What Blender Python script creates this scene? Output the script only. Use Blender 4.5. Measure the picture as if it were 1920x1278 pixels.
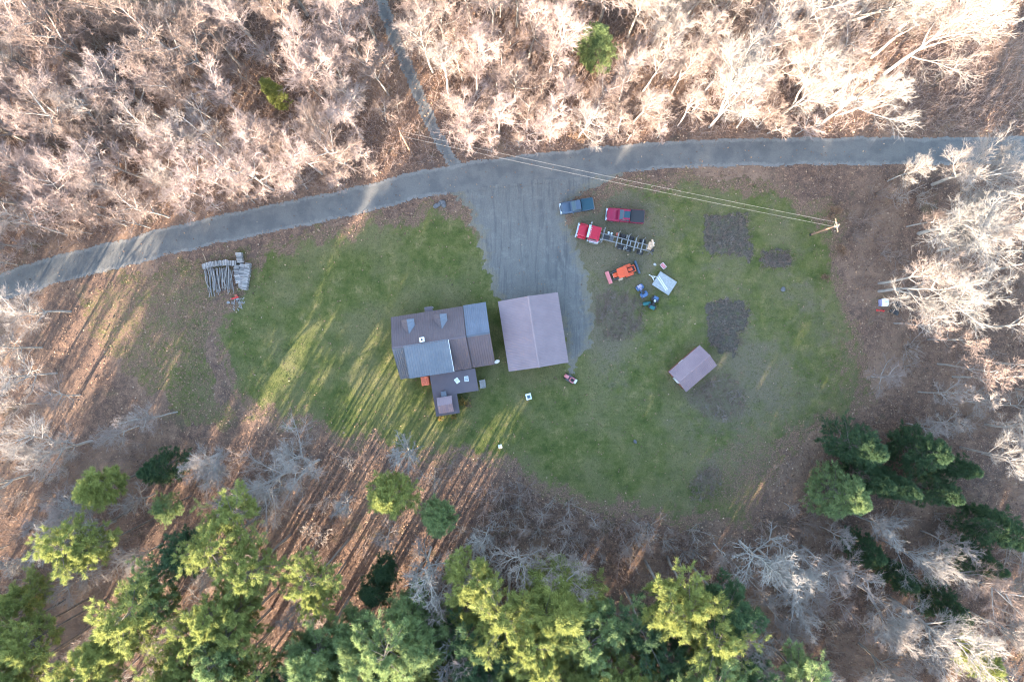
import bpy, bmesh, math, random
import numpy as np
from mathutils import Vector, Matrix

# ---------------------------------------------------------------- scene, camera, light
for o in list(bpy.data.objects):
    bpy.data.objects.remove(o, do_unlink=True)
SC = bpy.context.scene
COL = SC.collection
R = math.radians
CAMH = 106.7            # flying height in metres
PPM = 12.0              # photo pixels per metre on the ground
SUN_EL = 14.3
SUN_TO = (0.50, 0.866)  # ground direction the sunlight travels (x right, y up in the photo)

cam = bpy.data.cameras.new("camera")
cam.lens = 24.0
cam.sensor_width = 36.0
cam.clip_start = 1.0
cam.clip_end = 1500.0
cam_ob = bpy.data.objects.new("camera", cam)
COL.objects.link(cam_ob)
cam_ob.location = (0, 0, CAMH)
cam_ob.rotation_euler = (0, 0, 0)
SC.camera = cam_ob

world = bpy.data.worlds.new("World")
SC.world = world
world.use_nodes = True
wn = world.node_tree
wn.nodes.clear()
sky = wn.nodes.new("ShaderNodeTexSky")
sky.sky_type = 'NISHITA'
sky.sun_disc = False
sky.sun_elevation = R(SUN_EL)
sky.sun_rotation = math.atan2(-SUN_TO[0], -SUN_TO[1])
sky.air_density = 1.0
sky.dust_density = 0.6
sky.ozone_density = 1.0
bg = wn.nodes.new("ShaderNodeBackground")
bg.inputs[1].default_value = 0.15
wo = wn.nodes.new("ShaderNodeOutputWorld")
wn.links.new(sky.outputs[0], bg.inputs[0])
wn.links.new(bg.outputs[0], wo.inputs[0])

sun = bpy.data.lights.new("sun", 'SUN')
sun.energy = 4.5
sun.angle = R(0.6)
sun.color = (1.0, 0.85, 0.68)
sun_ob = bpy.data.objects.new("sun", sun)
COL.objects.link(sun_ob)
sun_ob.location = (-60, -100, 60)
_d = Vector((SUN_TO[0] * math.cos(R(SUN_EL)), SUN_TO[1] * math.cos(R(SUN_EL)), -math.sin(R(SUN_EL))))
sun_ob.rotation_euler = _d.to_track_quat('-Z', 'Y').to_euler()

SC.view_settings.view_transform = 'Standard'
SC.view_settings.look = 'None'
SC.view_settings.gamma = 1.0
SC.view_settings.use_curve_mapping = False
SC.view_settings.exposure = 3.45
SC.cycles.max_bounces = 5
SC.cycles.diffuse_bounces = 3
SC.cycles.glossy_bounces = 2
SC.cycles.transmission_bounces = 2
SC.cycles.transparent_max_bounces = 4
SC.cycles.use_adaptive_sampling = False
SC.cycles.use_denoising = True
SC.cycles.filter_width = 1.2

rng = np.random.default_rng(7)
random.seed(7)


def P(u, v, z=0.0):
    """photo pixel (u, v) of a point at height z -> world point"""
    k = (CAMH - z) / CAMH
    return ((u - 960.0) / PPM * k, -(v - 639.0) / PPM * k, z)


def W(pts):
    return np.array([P(u, v)[:2] for u, v in pts])


# ---------------------------------------------------------------- materials
class NT:
    def __init__(self, name):
        self.m = bpy.data.materials.new(name)
        self.m.use_nodes = True
        self.t = self.m.node_tree
        self.t.nodes.clear()
        self.out = self.t.nodes.new("ShaderNodeOutputMaterial")

    def n(self, kind, **kw):
        nd = self.t.nodes.new(kind)
        for k, v in kw.items():
            setattr(nd, k, v)
        return nd

    def l(self, a, b):
        self.t.links.new(a, b)

    def val(self, sock, x):
        if hasattr(x, "is_output") or isinstance(x, bpy.types.NodeSocket):
            self.l(x, sock)
        else:
            sock.default_value = x

    def pos(self, scale=(1, 1, 1), obj=False):
        if obj:
            tc = self.n("ShaderNodeTexCoord").outputs["Object"]
        else:
            tc = self.n("ShaderNodeNewGeometry").outputs["Position"]
        if scale == (1, 1, 1):
            return tc
        mp = self.n("ShaderNodeMapping")
        self.l(tc, mp.inputs[0])
        mp.inputs["Scale"].default_value = scale
        return mp.outputs[0]

    def noise(self, scale, detail=4, rough=0.6, vec=None, dist=0.0):
        nd = self.n("ShaderNodeTexNoise")
        nd.inputs["Scale"].default_value = scale
        nd.inputs["Detail"].default_value = detail
        nd.inputs["Roughness"].default_value = rough
        nd.inputs["Distortion"].default_value = dist
        self.l(vec if vec is not None else self.pos(), nd.inputs["Vector"])
        return nd.outputs["Fac"]

    def ramp(self, fac, stops):
        nd = self.n("ShaderNodeValToRGB")
        el = nd.color_ramp.elements
        while len(el) < len(stops):
            el.new(0.5)
        for e, (p, c) in zip(el, stops):
            e.position = p
            e.color = c if len(c) == 4 else (*c, 1)
        self.l(fac, nd.inputs[0])
        return nd.outputs["Color"]

    def step(self, fac, a, b):
        nd = self.n("ShaderNodeMapRange", interpolation_type='SMOOTHSTEP')
        self.l(fac, nd.inputs[0])
        nd.inputs[1].default_value = a
        nd.inputs[2].default_value = b
        return nd.outputs[0]

    def mix(self, fac, a, b, mode='MIX'):
        nd = self.n("ShaderNodeMix", data_type='RGBA', blend_type=mode)
        self.val(nd.inputs[0], fac)
        for s, x in ((nd.inputs[6], a), (nd.inputs[7], b)):
            if isinstance(x, tuple):
                s.default_value = x if len(x) == 4 else (*x, 1)
            else:
                self.l(x, s)
        return nd.outputs[2]

    def math(self, op, a, b=0.0):
        nd = self.n("ShaderNodeMath", operation=op)
        self.val(nd.inputs[0], a)
        self.val(nd.inputs[1], b)
        return nd.outputs[0]

    def attr(self, name):
        nd = self.n("ShaderNodeAttribute", attribute_name=name)
        return nd.outputs["Fac"]

    def rand(self):
        return self.n("ShaderNodeObjectInfo").outputs["Random"]

    def bump(self, h, strength=0.5, dist=0.05):
        nd = self.n("ShaderNodeBump")
        nd.inputs["Strength"].default_value = strength
        nd.inputs["Distance"].default_value = dist
        self.l(h, nd.inputs["Height"])
        return nd.outputs[0]

    def bsdf(self, color, rough=0.8, metal=0.0, normal=None, spec=0.3):
        b = self.n("ShaderNodeBsdfPrincipled")
        if isinstance(color, tuple):
            b.inputs["Base Color"].default_value = (*color[:3], 1)
        else:
            self.l(color, b.inputs["Base Color"])
        self.val(b.inputs["Roughness"], rough)
        b.inputs["Metallic"].default_value = metal
        b.inputs["Specular IOR Level"].default_value = spec
        if normal is not None:
            self.l(normal, b.inputs["Normal"])
        return b

    def done(self, shader):
        self.l(shader.outputs[0], self.out.inputs[0])
        return self.m


M = {}


def plain(name, col, rough=0.6, metal=0.0, var=0.12, scale=3.0, spec=0.4):
    """paint / plastic / metal with slight dirt and wear"""
    t = NT(name)
    f = t.noise(scale, 5, 0.65, t.pos(obj=True))
    a = tuple(c * (1 - var) for c in col)
    b = tuple(min(1, c * (1 + var)) for c in col)
    c = t.ramp(f, [(0.3, a), (0.7, b)])
    dirt = t.step(t.noise(scale * 3.1, 4, 0.7, t.pos(obj=True)), 0.62, 0.8)
    c = t.mix(t.math('MULTIPLY', dirt, 0.35), c, (0.12, 0.1, 0.08))
    M[name] = t.done(t.bsdf(c, rough, metal, spec=spec))
    return M[name]


def leaf_palette(t, fac):
    return t.ramp(fac, [(0.0, (0.06, 0.04, 0.033)), (0.3, (0.125, 0.077, 0.056)), (0.55, (0.195, 0.117, 0.078)),
                        (0.8, (0.27, 0.165, 0.103)), (1.0, (0.36, 0.25, 0.17))])


def make_materials():
    # forest floor
    t = NT("leaf_litter")
    big = t.noise(0.06, 4, 0.6)
    mid = t.noise(0.9, 5, 0.7)
    fine = t.noise(5.5, 5, 0.75)
    f = t.math('ADD', t.math('MULTIPLY', fine, 0.9), t.math('MULTIPLY', t.math('SUBTRACT', mid, 0.5), 0.7))
    c = leaf_palette(t, t.step(f, 0.2, 0.85))
    moss = t.step(t.noise(0.22, 5, 0.65), 0.56, 0.7)
    c = t.mix(t.math('MULTIPLY', moss, 0.5), c, (0.07, 0.072, 0.035))
    c = t.mix(t.math('MULTIPLY', t.step(big, 0.45, 0.65), 0.5), c, (0.28, 0.18, 0.12))
    c = t.mix(t.math('MULTIPLY', t.step(t.noise(0.13, 5, 0.7), 0.52, 0.66), 0.55), c, (0.075, 0.055, 0.045))
    M["litter"] = t.done(t.bsdf(c, 0.9, normal=t.bump(fine, 0.9, 0.12), spec=0.15))

    # lawn
    t = NT("lawn_grass")
    big = t.noise(0.1, 5, 0.6)
    mid = t.noise(0.55, 5, 0.7)
    fine = t.noise(6.0, 5, 0.75)
    g = t.ramp(t.noise(0.45, 6, 0.75), [(0.3, (0.034, 0.047, 0.013)), (0.44, (0.068, 0.08, 0.021)), (0.56, (0.1, 0.1, 0.032)), (0.68, (0.17, 0.138, 0.06))])
    g = t.mix(t.math('MULTIPLY', t.step(big, 0.42, 0.65), 0.75), g, (0.13, 0.112, 0.055))
    g = t.mix(0.55, g, t.ramp(fine, [(0.3, (0.25, 0.25, 0.25)), (0.7, (0.85, 0.85, 0.8))]), 'OVERLAY')
    worn = t.attr("worn")
    wf = t.step(t.math('ADD', t.math('MULTIPLY', worn, 1.1), t.math('MULTIPLY', t.math('SUBTRACT', mid, 0.5), 1.3)), 0.3, 1.0)
    g = t.mix(wf, g, t.ramp(fine, [(0.3, (0.088, 0.073, 0.044)), (0.7, (0.17, 0.138, 0.09))]))
    leafy = t.attr("leafy")
    lf = t.step(t.math('ADD', leafy, t.math('MULTIPLY', t.math('SUBTRACT', t.noise(1.7, 5, 0.8), 0.5), 1.5)), 0.35, 0.85)
    c = t.mix(lf, g, leaf_palette(t, t.step(fine, 0.25, 0.8)))
    M["lawn"] = t.done(t.bsdf(c, 0.9, normal=t.bump(fine, 1.0, 0.1), spec=0.15))

    # gravel road
    t = NT("gravel_road")
    fine = t.noise(7.0, 6, 0.75)
    long_ = t.noise(0.35, 5, 0.6)
    c = t.ramp(fine, [(0.25, (0.092, 0.089, 0.084)), (0.75, (0.152, 0.145, 0.132))])
    c = t.mix(t.step(long_, 0.4, 0.65), c, t.ramp(fine, [(0.25, (0.07, 0.07, 0.07)), (0.75, (0.112, 0.11, 0.105))]))
    edge = t.attr("edge")      # 0 in the middle, 1 at the verge
    berm = t.step(t.math('ADD', edge, t.math('MULTIPLY', t.math('SUBTRACT', t.noise(1.2, 4, 0.7), 0.5), 1.3)), 0.6, 1.0)
    c = t.mix(t.math('MULTIPLY', berm, 0.6), c, t.ramp(fine, [(0.25, (0.145, 0.138, 0.128)), (0.75, (0.235, 0.222, 0.2))]))
    lv = t.math('MULTIPLY', t.step(t.noise(3.2, 5, 0.8), 0.58, 0.68), t.step(edge, 0.45, 1.0))
    c = t.mix(lv, c, (0.14, 0.09, 0.065))
    M["road"] = t.done(t.bsdf(c, 0.85, normal=t.bump(fine, 0.7, 0.06), spec=0.2))

    # driveway: churned gravel with wheel ruts running towards the garage
    t = NT("gravel_yard")
    fine = t.noise(6.0, 6, 0.75)
    rut = t.noise(1.0, 5, 0.65, t.pos((1.5, 0.12, 1.0)), 0.9)
    mid = t.noise(0.5, 5, 0.65)
    c = t.ramp(fine, [(0.25, (0.09, 0.086, 0.08)), (0.75, (0.155, 0.148, 0.134))])
    c = t.mix(t.math('MULTIPLY', t.step(rut, 0.47, 0.66), 0.6), c, (0.07, 0.069, 0.07))
    c = t.mix(t.math('MULTIPLY', t.step(mid, 0.5, 0.7), 0.6), c, t.ramp(fine, [(0.25, (0.122, 0.118, 0.108)), (0.75, (0.2, 0.19, 0.17))]))
    edge = t.attr("edge")
    lv = t.step(t.math('ADD', edge, t.math('MULTIPLY', t.math('SUBTRACT', t.noise(1.4, 5, 0.75), 0.5), 1.6)), 0.5, 1.0)
    c = t.mix(t.math('MULTIPLY', lv, 0.8), c, t.ramp(fine, [(0.3, (0.11, 0.1, 0.07)), (0.7, (0.18, 0.15, 0.11))]))
    tr = t.attr("rut")
    c = t.mix(t.math('MULTIPLY', t.step(tr, 0.1, 0.9), 0.45), c, (0.075, 0.071, 0.067))
    c = t.mix(t.math('MULTIPLY', t.step(tr, -0.1, -0.55), 0.35), c, (0.18, 0.17, 0.15))
    h = t.math('ADD', t.math('MULTIPLY', rut, 1.4), t.math('MULTIPLY', fine, 0.5))
    M["yard"] = t.done(t.bsdf(c, 0.85, normal=t.bump(h, 0.9, 0.12), spec=0.2))

    # garden soil
    t = NT("garden_soil")
    fine = t.noise(4.0, 6, 0.8)
    c = t.ramp(fine, [(0.25, (0.045, 0.038, 0.03)), (0.5, (0.09, 0.075, 0.058)), (0.75, (0.165, 0.138, 0.105))])
    c = t.mix(t.math('MULTIPLY', t.step(t.noise(0.8, 5, 0.75), 0.5, 0.66), 0.75), c, t.ramp(fine, [(0.3, (0.06, 0.066, 0.03)), (0.7, (0.13, 0.125, 0.065))]))
    M["soil"] = t.done(t.bsdf(c, 0.95, normal=t.bump(fine, 1.0, 0.15), spec=0.1))

    # bark
    def bark(name, a, b, c2):
        t = NT(name)
        f = t.noise(1.3, 4, 0.7)
        c = t.ramp(f, [(0.3, a), (0.7, b)])
        c = t.mix(t.math('MULTIPLY', t.rand(), 0.6), c, c2)
        M[name] = t.done(t.bsdf(c, 0.9, spec=0.15))
    bark("bark_grey", (0.22, 0.2, 0.18), (0.34, 0.315, 0.285), (0.28, 0.235, 0.205))
    bark("twig_grey", (0.21, 0.175, 0.155), (0.31, 0.265, 0.235), (0.27, 0.2, 0.17))
    bark("bark_dark", (0.1, 0.085, 0.075), (0.17, 0.145, 0.125), (0.14, 0.11, 0.09))
    bark("twig_brown", (0.16, 0.118, 0.1), (0.26, 0.2, 0.17), (0.23, 0.16, 0.13))
    bark("twig_pink", (0.25, 0.19, 0.17), (0.35, 0.28, 0.255), (0.33, 0.24, 0.2))
    bark("twig_pale", (0.21, 0.188, 0.17), (0.3, 0.272, 0.246), (0.29, 0.235, 0.2))
    bark("log_grey", (0.15, 0.142, 0.138), (0.26, 0.248, 0.238), (0.27, 0.24, 0.21))

    # needles and leaves
    def foliage(name, a, b, c2, trans=0.42):
        t = NT(name)
        f = t.attr("tint")
        c = t.ramp(f, [(0.0, a), (1.0, b)])
        c = t.mix(t.math('MULTIPLY', t.rand(), 0.5), c, c2)
        d = t.bsdf(c, 0.7, spec=0.2)
        tr = t.n("ShaderNodeBsdfTranslucent")
        t.l(c, tr.inputs[0])
        mx = t.n("ShaderNodeMixShader")
        mx.inputs[0].default_value = trans
        t.l(d.outputs[0], mx.inputs[1])
        t.l(tr.outputs[0], mx.inputs[2])
        M[name] = t.done(mx)
    foliage("needle_yellow", (0.13, 0.15, 0.045), (0.33, 0.34, 0.1), (0.24, 0.26, 0.075))
    foliage("needle_soft", (0.11, 0.155, 0.065), (0.26, 0.315, 0.125), (0.19, 0.245, 0.095))
    foliage("needle_dark", (0.035, 0.065, 0.036), (0.085, 0.13, 0.055), (0.06, 0.105, 0.045))
    foliage("leaf_gold", (0.2, 0.13, 0.035), (0.36, 0.25, 0.07), (0.3, 0.2, 0.06))
    foliage("leaf_rust", (0.19, 0.115, 0.075), (0.31, 0.2, 0.13), (0.25, 0.155, 0.1))

    t = NT("fallen_leaf")
    c = leaf_palette(t, t.attr("tint"))
    M["fallen"] = t.done(t.bsdf(c, 0.85, spec=0.15))
    t = NT("grass_blade")
    c = t.ramp(t.attr("tint"), [(0.0, (0.036, 0.05, 0.014)), (0.5, (0.078, 0.09, 0.024)), (0.8, (0.125, 0.115, 0.042)), (1.0, (0.18, 0.145, 0.075))])
    M["grass"] = t.done(t.bsdf(c, 0.85, spec=0.15))

    # corrugated roofs
    def roof(name, a, b, metal, rough, rust):
        t = NT(name)
        f = t.noise(0.5, 5, 0.65)
        f2 = t.noise(1.0, 4, 0.7, t.pos((3.0, 3.0, 3.0), obj=True))
        c = t.ramp(f, [(0.3, a), (0.7, b)])
        c = t.mix(t.math('MULTIPLY', t.step(f2, 0.55, 0.75), 0.5), c, rust)
        M[name] = t.done(t.bsdf(c, rough, metal, spec=0.5))
    roof("roof_lilac", (0.18, 0.128, 0.135), (0.22, 0.16, 0.165), 0.1, 0.5, (0.2, 0.15, 0.155))
    roof("roof_brown", (0.082, 0.06, 0.066), (0.108, 0.08, 0.086), 0.1, 0.5, (0.1, 0.065, 0.055))
    roof("roof_sky_tint", (0.095, 0.115, 0.15), (0.13, 0.15, 0.19), 0.2, 0.45, (0.13, 0.1, 0.09))  # blue of the reflected sky put into the slope colour
    roof("roof_grey", (0.085, 0.098, 0.118), (0.12, 0.132, 0.15), 0.2, 0.5, (0.15, 0.125, 0.11))
    roof("roof_slate", (0.07, 0.078, 0.095), (0.1, 0.105, 0.12), 0.2, 0.5, (0.12, 0.085, 0.075))
    roof("roof_porch", (0.07, 0.052, 0.062), (0.09, 0.07, 0.078), 0.0, 0.7, (0.085, 0.06, 0.055))
    roof("roof_shed", (0.19, 0.125, 0.135), (0.235, 0.16, 0.165), 0.1, 0.5, (0.2, 0.12, 0.105))

    def siding(name, col):
        t = NT(name)
        w = t.n("ShaderNodeTexWave", bands_direction='Z', wave_profile='SAW')
        w.inputs["Scale"].default_value = 2.2
        t.l(t.pos(), w.inputs["Vector"])
        f = t.noise(2.0, 4, 0.7)
        c = t.ramp(f, [(0.3, tuple(x * 0.8 for x in col)), (0.7, col)])
        M[name] = t.done(t.bsdf(c, 0.8, normal=t.bump(w.outputs["Fac"], 0.6, 0.03)))
    siding("siding_brown", (0.2, 0.13, 0.1))
    siding("siding_tan", (0.34, 0.28, 0.23))
    siding("siding_red", (0.24, 0.09, 0.07))

    plain("white_paint", (0.72, 0.72, 0.7), 0.5)
    plain("trim", (0.55, 0.53, 0.5), 0.6)
    plain("black", (0.02, 0.02, 0.022), 0.6)
    plain("rubber", (0.028, 0.028, 0.03), 0.85)
    plain("steel", (0.34, 0.33, 0.32), 0.45, 0.6)
    plain("galvanised", (0.24, 0.24, 0.235), 0.45, 0.5)
    plain("dark_steel", (0.09, 0.09, 0.095), 0.55, 0.4)
    plain("chrome", (0.65, 0.65, 0.66), 0.2, 0.9, 0.05)
    plain("red_truck", (0.34, 0.013, 0.032), 0.35, 0.1, 0.06)
    plain("red_pickup", (0.23, 0.012, 0.042), 0.3, 0.15, 0.06)
    plain("blue_pickup", (0.05, 0.075, 0.11), 0.45, 0.0, 0.08)
    plain("teal_cover", (0.01, 0.045, 0.065), 0.6, 0.0, 0.08)
    plain("orange", (0.5, 0.07, 0.022), 0.45)
    plain("orange_faded", (0.68, 0.17, 0.09), 0.6)
    plain("rust_red", (0.32, 0.09, 0.06), 0.75, 0.0, 0.25)
    plain("deck_grey", (0.27, 0.28, 0.275), 0.8, 0.0, 0.18)
    plain("atv_blue", (0.05, 0.10, 0.2), 0.4)
    plain("atv_green", (0.012, 0.10, 0.10), 0.4)
    plain("atv_purple", (0.26, 0.24, 0.36), 0.45)
    plain("pink_red", (0.5, 0.17, 0.18), 0.5)
    plain("bright_red", (0.6, 0.03, 0.03), 0.5)
    plain("wood_raw", (0.42, 0.31, 0.2), 0.85, 0.0, 0.25)
    plain("wood_weathered", (0.3, 0.28, 0.26), 0.9, 0.0, 0.25, 6.0)
    plain("wood_cut", (0.3, 0.275, 0.255), 0.9, 0.0, 0.25, 5.0)
    plain("pole_wood", (0.22, 0.13, 0.085), 0.9, 0.0, 0.2)
    plain("yellow_faded", (0.52, 0.36, 0.24), 0.6, 0.0, 0.2)
    plain("concrete", (0.34, 0.33, 0.31), 0.9)
    plain("stone_dark", (0.1, 0.098, 0.1), 0.9, 0.0, 0.3)
    plain("wire_metal", (0.22, 0.215, 0.21), 0.6, 0.2)
    t = NT("glass")
    M["glass"] = t.done(t.bsdf((0.06, 0.085, 0.1), 0.08, spec=0.8))
    t = NT("glass_blue")
    M["glass_blue"] = t.done(t.bsdf((0.06, 0.1, 0.125), 0.15, spec=0.5))
    t = NT("lamp_white")
    M["lamp"] = t.done(t.bsdf((0.8, 0.8, 0.78), 0.15, spec=0.6))
    t = NT("lamp_red")
    M["lamp_red"] = t.done(t.bsdf((0.4, 0.02, 0.02), 0.2, spec=0.6))


make_materials()


# ---------------------------------------------------------------- mesh helpers
def mesh_np(name, V, F, mat=None, smooth=False, tint=None, attrs=None):
    """V (n,3); F (m,k) array or list of such arrays with equal or different k"""
    Fs = F if isinstance(F, (list, tuple)) else [F]
    me = bpy.data.meshes.new(name)
    V = np.asarray(V, dtype=np.float32)
    me.vertices.add(len(V))
    me.vertices.foreach_set("co", V.ravel())
    idx = np.concatenate([f.ravel() for f in Fs]).astype(np.int32)
    tot = np.concatenate([np.full(len(f), f.shape[1], dtype=np.int32) for f in Fs])
    start = np.concatenate([[0], np.cumsum(tot)[:-1]]).astype(np.int32)
    me.loops.add(len(idx))
    me.loops.foreach_set("vertex_index", idx)
    me.polygons.add(len(tot))
    me.polygons.foreach_set("loop_start", start)
    if smooth:
        me.polygons.foreach_set("use_smooth", np.ones(len(tot), dtype=bool))
    me.update(calc_edges=True)
    if tint is not None:
        attrs = dict(attrs or {}, tint=tint)
    for k, a in (attrs or {}).items():
        at = me.attributes.new(k, 'FLOAT', 'POINT')
        at.data.foreach_set("value", np.asarray(a, dtype=np.float32))
    if mat:
        me.materials.append(M[mat])
    return me


def link(name, me, parent=None, loc=None, rot=None, scale=None):
    o = bpy.data.objects.new(name, me)
    COL.objects.link(o)
    if parent is not None:
        o.parent = parent
    if loc is not None:
        o.location = loc
    if rot is not None:
        o.rotation_euler = rot
    if scale is not None:
        o.scale = scale
    return o


def tag(o, label=None, cat=None, group=None, kind=None):
    for k, v in (("label", label), ("category", cat), ("group", group), ("kind", kind)):
        if v:
            o[k] = v
    return o


def thing(name, label, cat, loc, rotz=0.0, group=None):
    o = link(name, None, None, loc, (0, 0, rotz))
    return tag(o, label, cat, group)


def bm_obj(name, bm, mat, parent=None, loc=None, rot=None, smooth=False):
    me = bpy.data.meshes.new(name)
    bmesh.ops.recalc_face_normals(bm, faces=bm.faces)
    bm.to_mesh(me)
    bm.free()
    if mat:
        me.materials.append(M[mat])
    if smooth:
        for p in me.polygons:
            p.use_smooth = True
    return link(name, me, parent, loc, rot)


def box_bm(c, s, bevel=0.0, taper=(1, 1), rotz=0.0, seg=1):
    bm = bmesh.new()
    bmesh.ops.create_cube(bm, size=1.0)
    for v in bm.verts:
        top = v.co.z > 0
        v.co = Vector((v.co.x * s[0] * (taper[0] if top else 1), v.co.y * s[1] * (taper[1] if top else 1), v.co.z * s[2]))
    if bevel > 0:
        bmesh.ops.bevel(bm, geom=bm.edges[:], offset=bevel, segments=seg, affect='EDGES', profile=0.6)
    bmesh.ops.transform(bm, matrix=Matrix.Translation(c) @ Matrix.Rotation(rotz, 4, 'Z'), verts=bm.verts)
    return bm


def box(name, parent, mat, c, s, bevel=0.015, taper=(1, 1), rotz=0.0, seg=1):
    return bm_obj(name, box_bm(c, s, bevel, taper, rotz, seg), mat, parent)


def join_bms(bms):
    out = bmesh.new()
    for b in bms:
        me = bpy.data.meshes.new("tmp")
        b.to_mesh(me)
        b.free()
        out.from_mesh(me)
        bpy.data.meshes.remove(me)
    return out


def boxes(name, parent, mat, lst, bevel=0.01):
    return bm_obj(name, join_bms([box_bm(c, s, bevel) for c, s in lst]), mat, parent)


def tube_bm(p0, p1, r0, r1=None, k=8, caps=True):
    r1 = r0 if r1 is None else r1
    p0, p1 = Vector(p0), Vector(p1)
    d = (p1 - p0)
    L = d.length
    bm = bmesh.new()
    bmesh.ops.create_cone(bm, cap_ends=caps, segments=k, radius1=r0, radius2=r1, depth=L)
    q = d.to_track_quat('Z', 'Y').to_matrix().to_4x4()
    bmesh.ops.transform(bm, matrix=Matrix.Translation((p0 + p1) / 2) @ q, verts=bm.verts)
    return bm


def tube(name, parent, mat, p0, p1, r0, r1=None, k=8):
    return bm_obj(name, tube_bm(p0, p1, r0, r1, k), mat, parent)


def tubes_obj(name, parent, mat, segs, r, k=6):
    return bm_obj(name, join_bms([tube_bm(a, b, r, None, k) for a, b in segs]), mat, parent)


def loft(name, parent, mat, secs, n=20, e=5.0, smooth=True):
    """secs: (x, half width, z0, z1) cross-sections, super-ellipse shaped"""
    V, F = [], []
    for x, hw, z0, z1 in secs:
        zc, hh = (z0 + z1) / 2, (z1 - z0) / 2
        for i in range(n):
            a = 2 * math.pi * (i + 0.5) / n
            c, s = math.cos(a), math.sin(a)
            V.append((x, hw * math.copysign(abs(c) ** (2 / e), c), zc + hh * math.copysign(abs(s) ** (2 / e), s)))
    for j in range(len(secs) - 1):
        for i in range(n):
            F.append((j * n + i, j * n + (i + 1) % n, (j + 1) * n + (i + 1) % n, (j + 1) * n + i))
    F.append(tuple(range(n - 1, -1, -1)))
    F.append(tuple((len(secs) - 1) * n + i for i in range(n)))
    me = bpy.data.meshes.new(name)
    me.from_pydata(V, [], F)
    bm = bmesh.new()
    bm.from_mesh(me)
    bmesh.ops.recalc_face_normals(bm, faces=bm.faces)
    bm.to_mesh(me)
    bm.free()
    me.materials.append(M[mat])
    if smooth:
        for p in me.polygons:
            p.use_smooth = len(p.vertices) == 4
    return link(name, me, parent)


def poly_obj(name, parent, mat, verts, faces):
    me = bpy.data.meshes.new(name)
    me.from_pydata(verts, [], faces)
    bm = bmesh.new()
    bm.from_mesh(me)
    bmesh.ops.recalc_face_normals(bm, faces=bm.faces)
    bm.to_mesh(me)
    bm.free()
    me.materials.append(M[mat])
    return link(name, me, parent)


def slab_quad(name, parent, mat, q, t=0.03):
    """a thin solid panel on quad q (4 points), thickness t along its normal (outwards)"""
    q = [Vector(p) for p in q]
    nrm = (q[1] - q[0]).cross(q[3] - q[0]).normalized() * t
    v = [tuple(p) for p in q] + [tuple(p + nrm) for p in q]
    return poly_obj(name, parent, mat, v, [(3, 2, 1, 0), (4, 5, 6, 7), (0, 1, 5, 4), (1, 2, 6, 5), (2, 3, 7, 6), (3, 0, 4, 7)])


# ---------------------------------------------------------------- masks
def wob(x, y, s, seed):
    r = np.random.default_rng(seed)
    out = np.zeros_like(x)
    tot = 0
    for k in range(4):
        f = (1.9 ** k) / s
        for _ in range(3):
            a, ph = r.uniform(0, 6.28, 2)
            out += np.sin((x * math.cos(a) + y * math.sin(a)) * f * 6.28 * r.uniform(0.7, 1.3) + ph) / 1.7 ** k
            tot += 0.5 / 1.7 ** k
    return out / tot


def seg_dist(x, y, pts, closed=False):
    d = np.full(x.shape, 1e9)
    n = len(pts)
    for i in range(n if closed else n - 1):
        ax, ay = pts[i]
        bx_, by_ = pts[(i + 1) % n]
        dx, dy = bx_ - ax, by_ - ay
        t = np.clip(((x - ax) * dx + (y - ay) * dy) / (dx * dx + dy * dy), 0, 1)
        d = np.minimum(d, np.hypot(x - ax - t * dx, y - ay - t * dy))
    return d


def inside(x, y, pts):
    r = np.zeros(x.shape, dtype=bool)
    n = len(pts)
    j = n - 1
    for i in range(n):
        xi, yi = pts[i]
        xj, yj = pts[j]
        c = ((yi > y) != (yj > y)) & (x < (xj - xi) * (y - yi) / (yj - yi + 1e-12) + xi)
        r ^= c
        j = i
    return r


def sdist(x, y, pts):
    d = seg_dist(x, y, pts, True)
    return np.where(inside(x, y, pts), d, -d)


ROAD = W([(-260, 640), (-120, 582), (0, 541), (85, 510), (160, 492), (250, 470), (330, 448), (440, 424), (545, 402), (640, 383), (700, 369),
          (760, 352), (810, 342), (860, 333), (910, 325), (960, 318), (1010, 313), (1060, 308), (1110, 303), (1160, 298),
          (1220, 293), (1280, 289), (1380, 286), (1480, 284), (1620, 283), (1750, 283), (1900, 282), (2200, 280)])
TRACK = W([(862, 322), (840, 290), (818, 252), (800, 215), (784, 175), (768, 135), (750, 95), (733, 55), (718, 15), (704, -40), (690, -120)])
DRIVE = W([(838, 356), (866, 378), (884, 405), (898, 450), (910, 500), (925, 540), (938, 575), (950, 600), (1050, 600), (1058, 640), (1064, 690), (1072, 700), (1088, 676),
           (1105, 648), (1112, 610), (1108, 570), (1104, 540), (1098, 512), (1090, 480), (1078, 452), (1066, 425), (1060, 402),
           (1072, 380), (1092, 362), (1118, 350), (1150, 338), (1180, 322), (1150, 300), (1000, 305), (880, 325)])
LAWN = W([(482, 462), (560, 440), (640, 420), (720, 403), (800, 390), (850, 380), (880, 384), (925, 420), (1000, 440), (1050, 440), (1070, 390),
          (1110, 352), (1160, 338), (1230, 330), (1330, 326), (1420, 340), (1500, 362), (1556, 386), (1576, 425), (1580, 490),
          (1594, 545), (1606, 620), (1618, 700), (1640, 755), (1590, 790), (1500, 822), (1462, 870), (1440, 930), (1408, 975),
          (1330, 990), (1230, 975), (1130, 962), (1050, 945), (990, 908), (930, 868), (860, 862), (790, 868), (700, 845), (620, 822), (540, 798),
          (480, 775), (440, 745), (412, 700), (402, 640), (398, 585), (420, 545), (470, 500)])
PATCH = W([(150, 560), (240, 515), (360, 485), (470, 462), (440, 520), (398, 560), (394, 640), (400, 700), (420, 745), (470, 790), (420, 800), (340, 785), (290, 740), (220, 680), (165, 620)])
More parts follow.
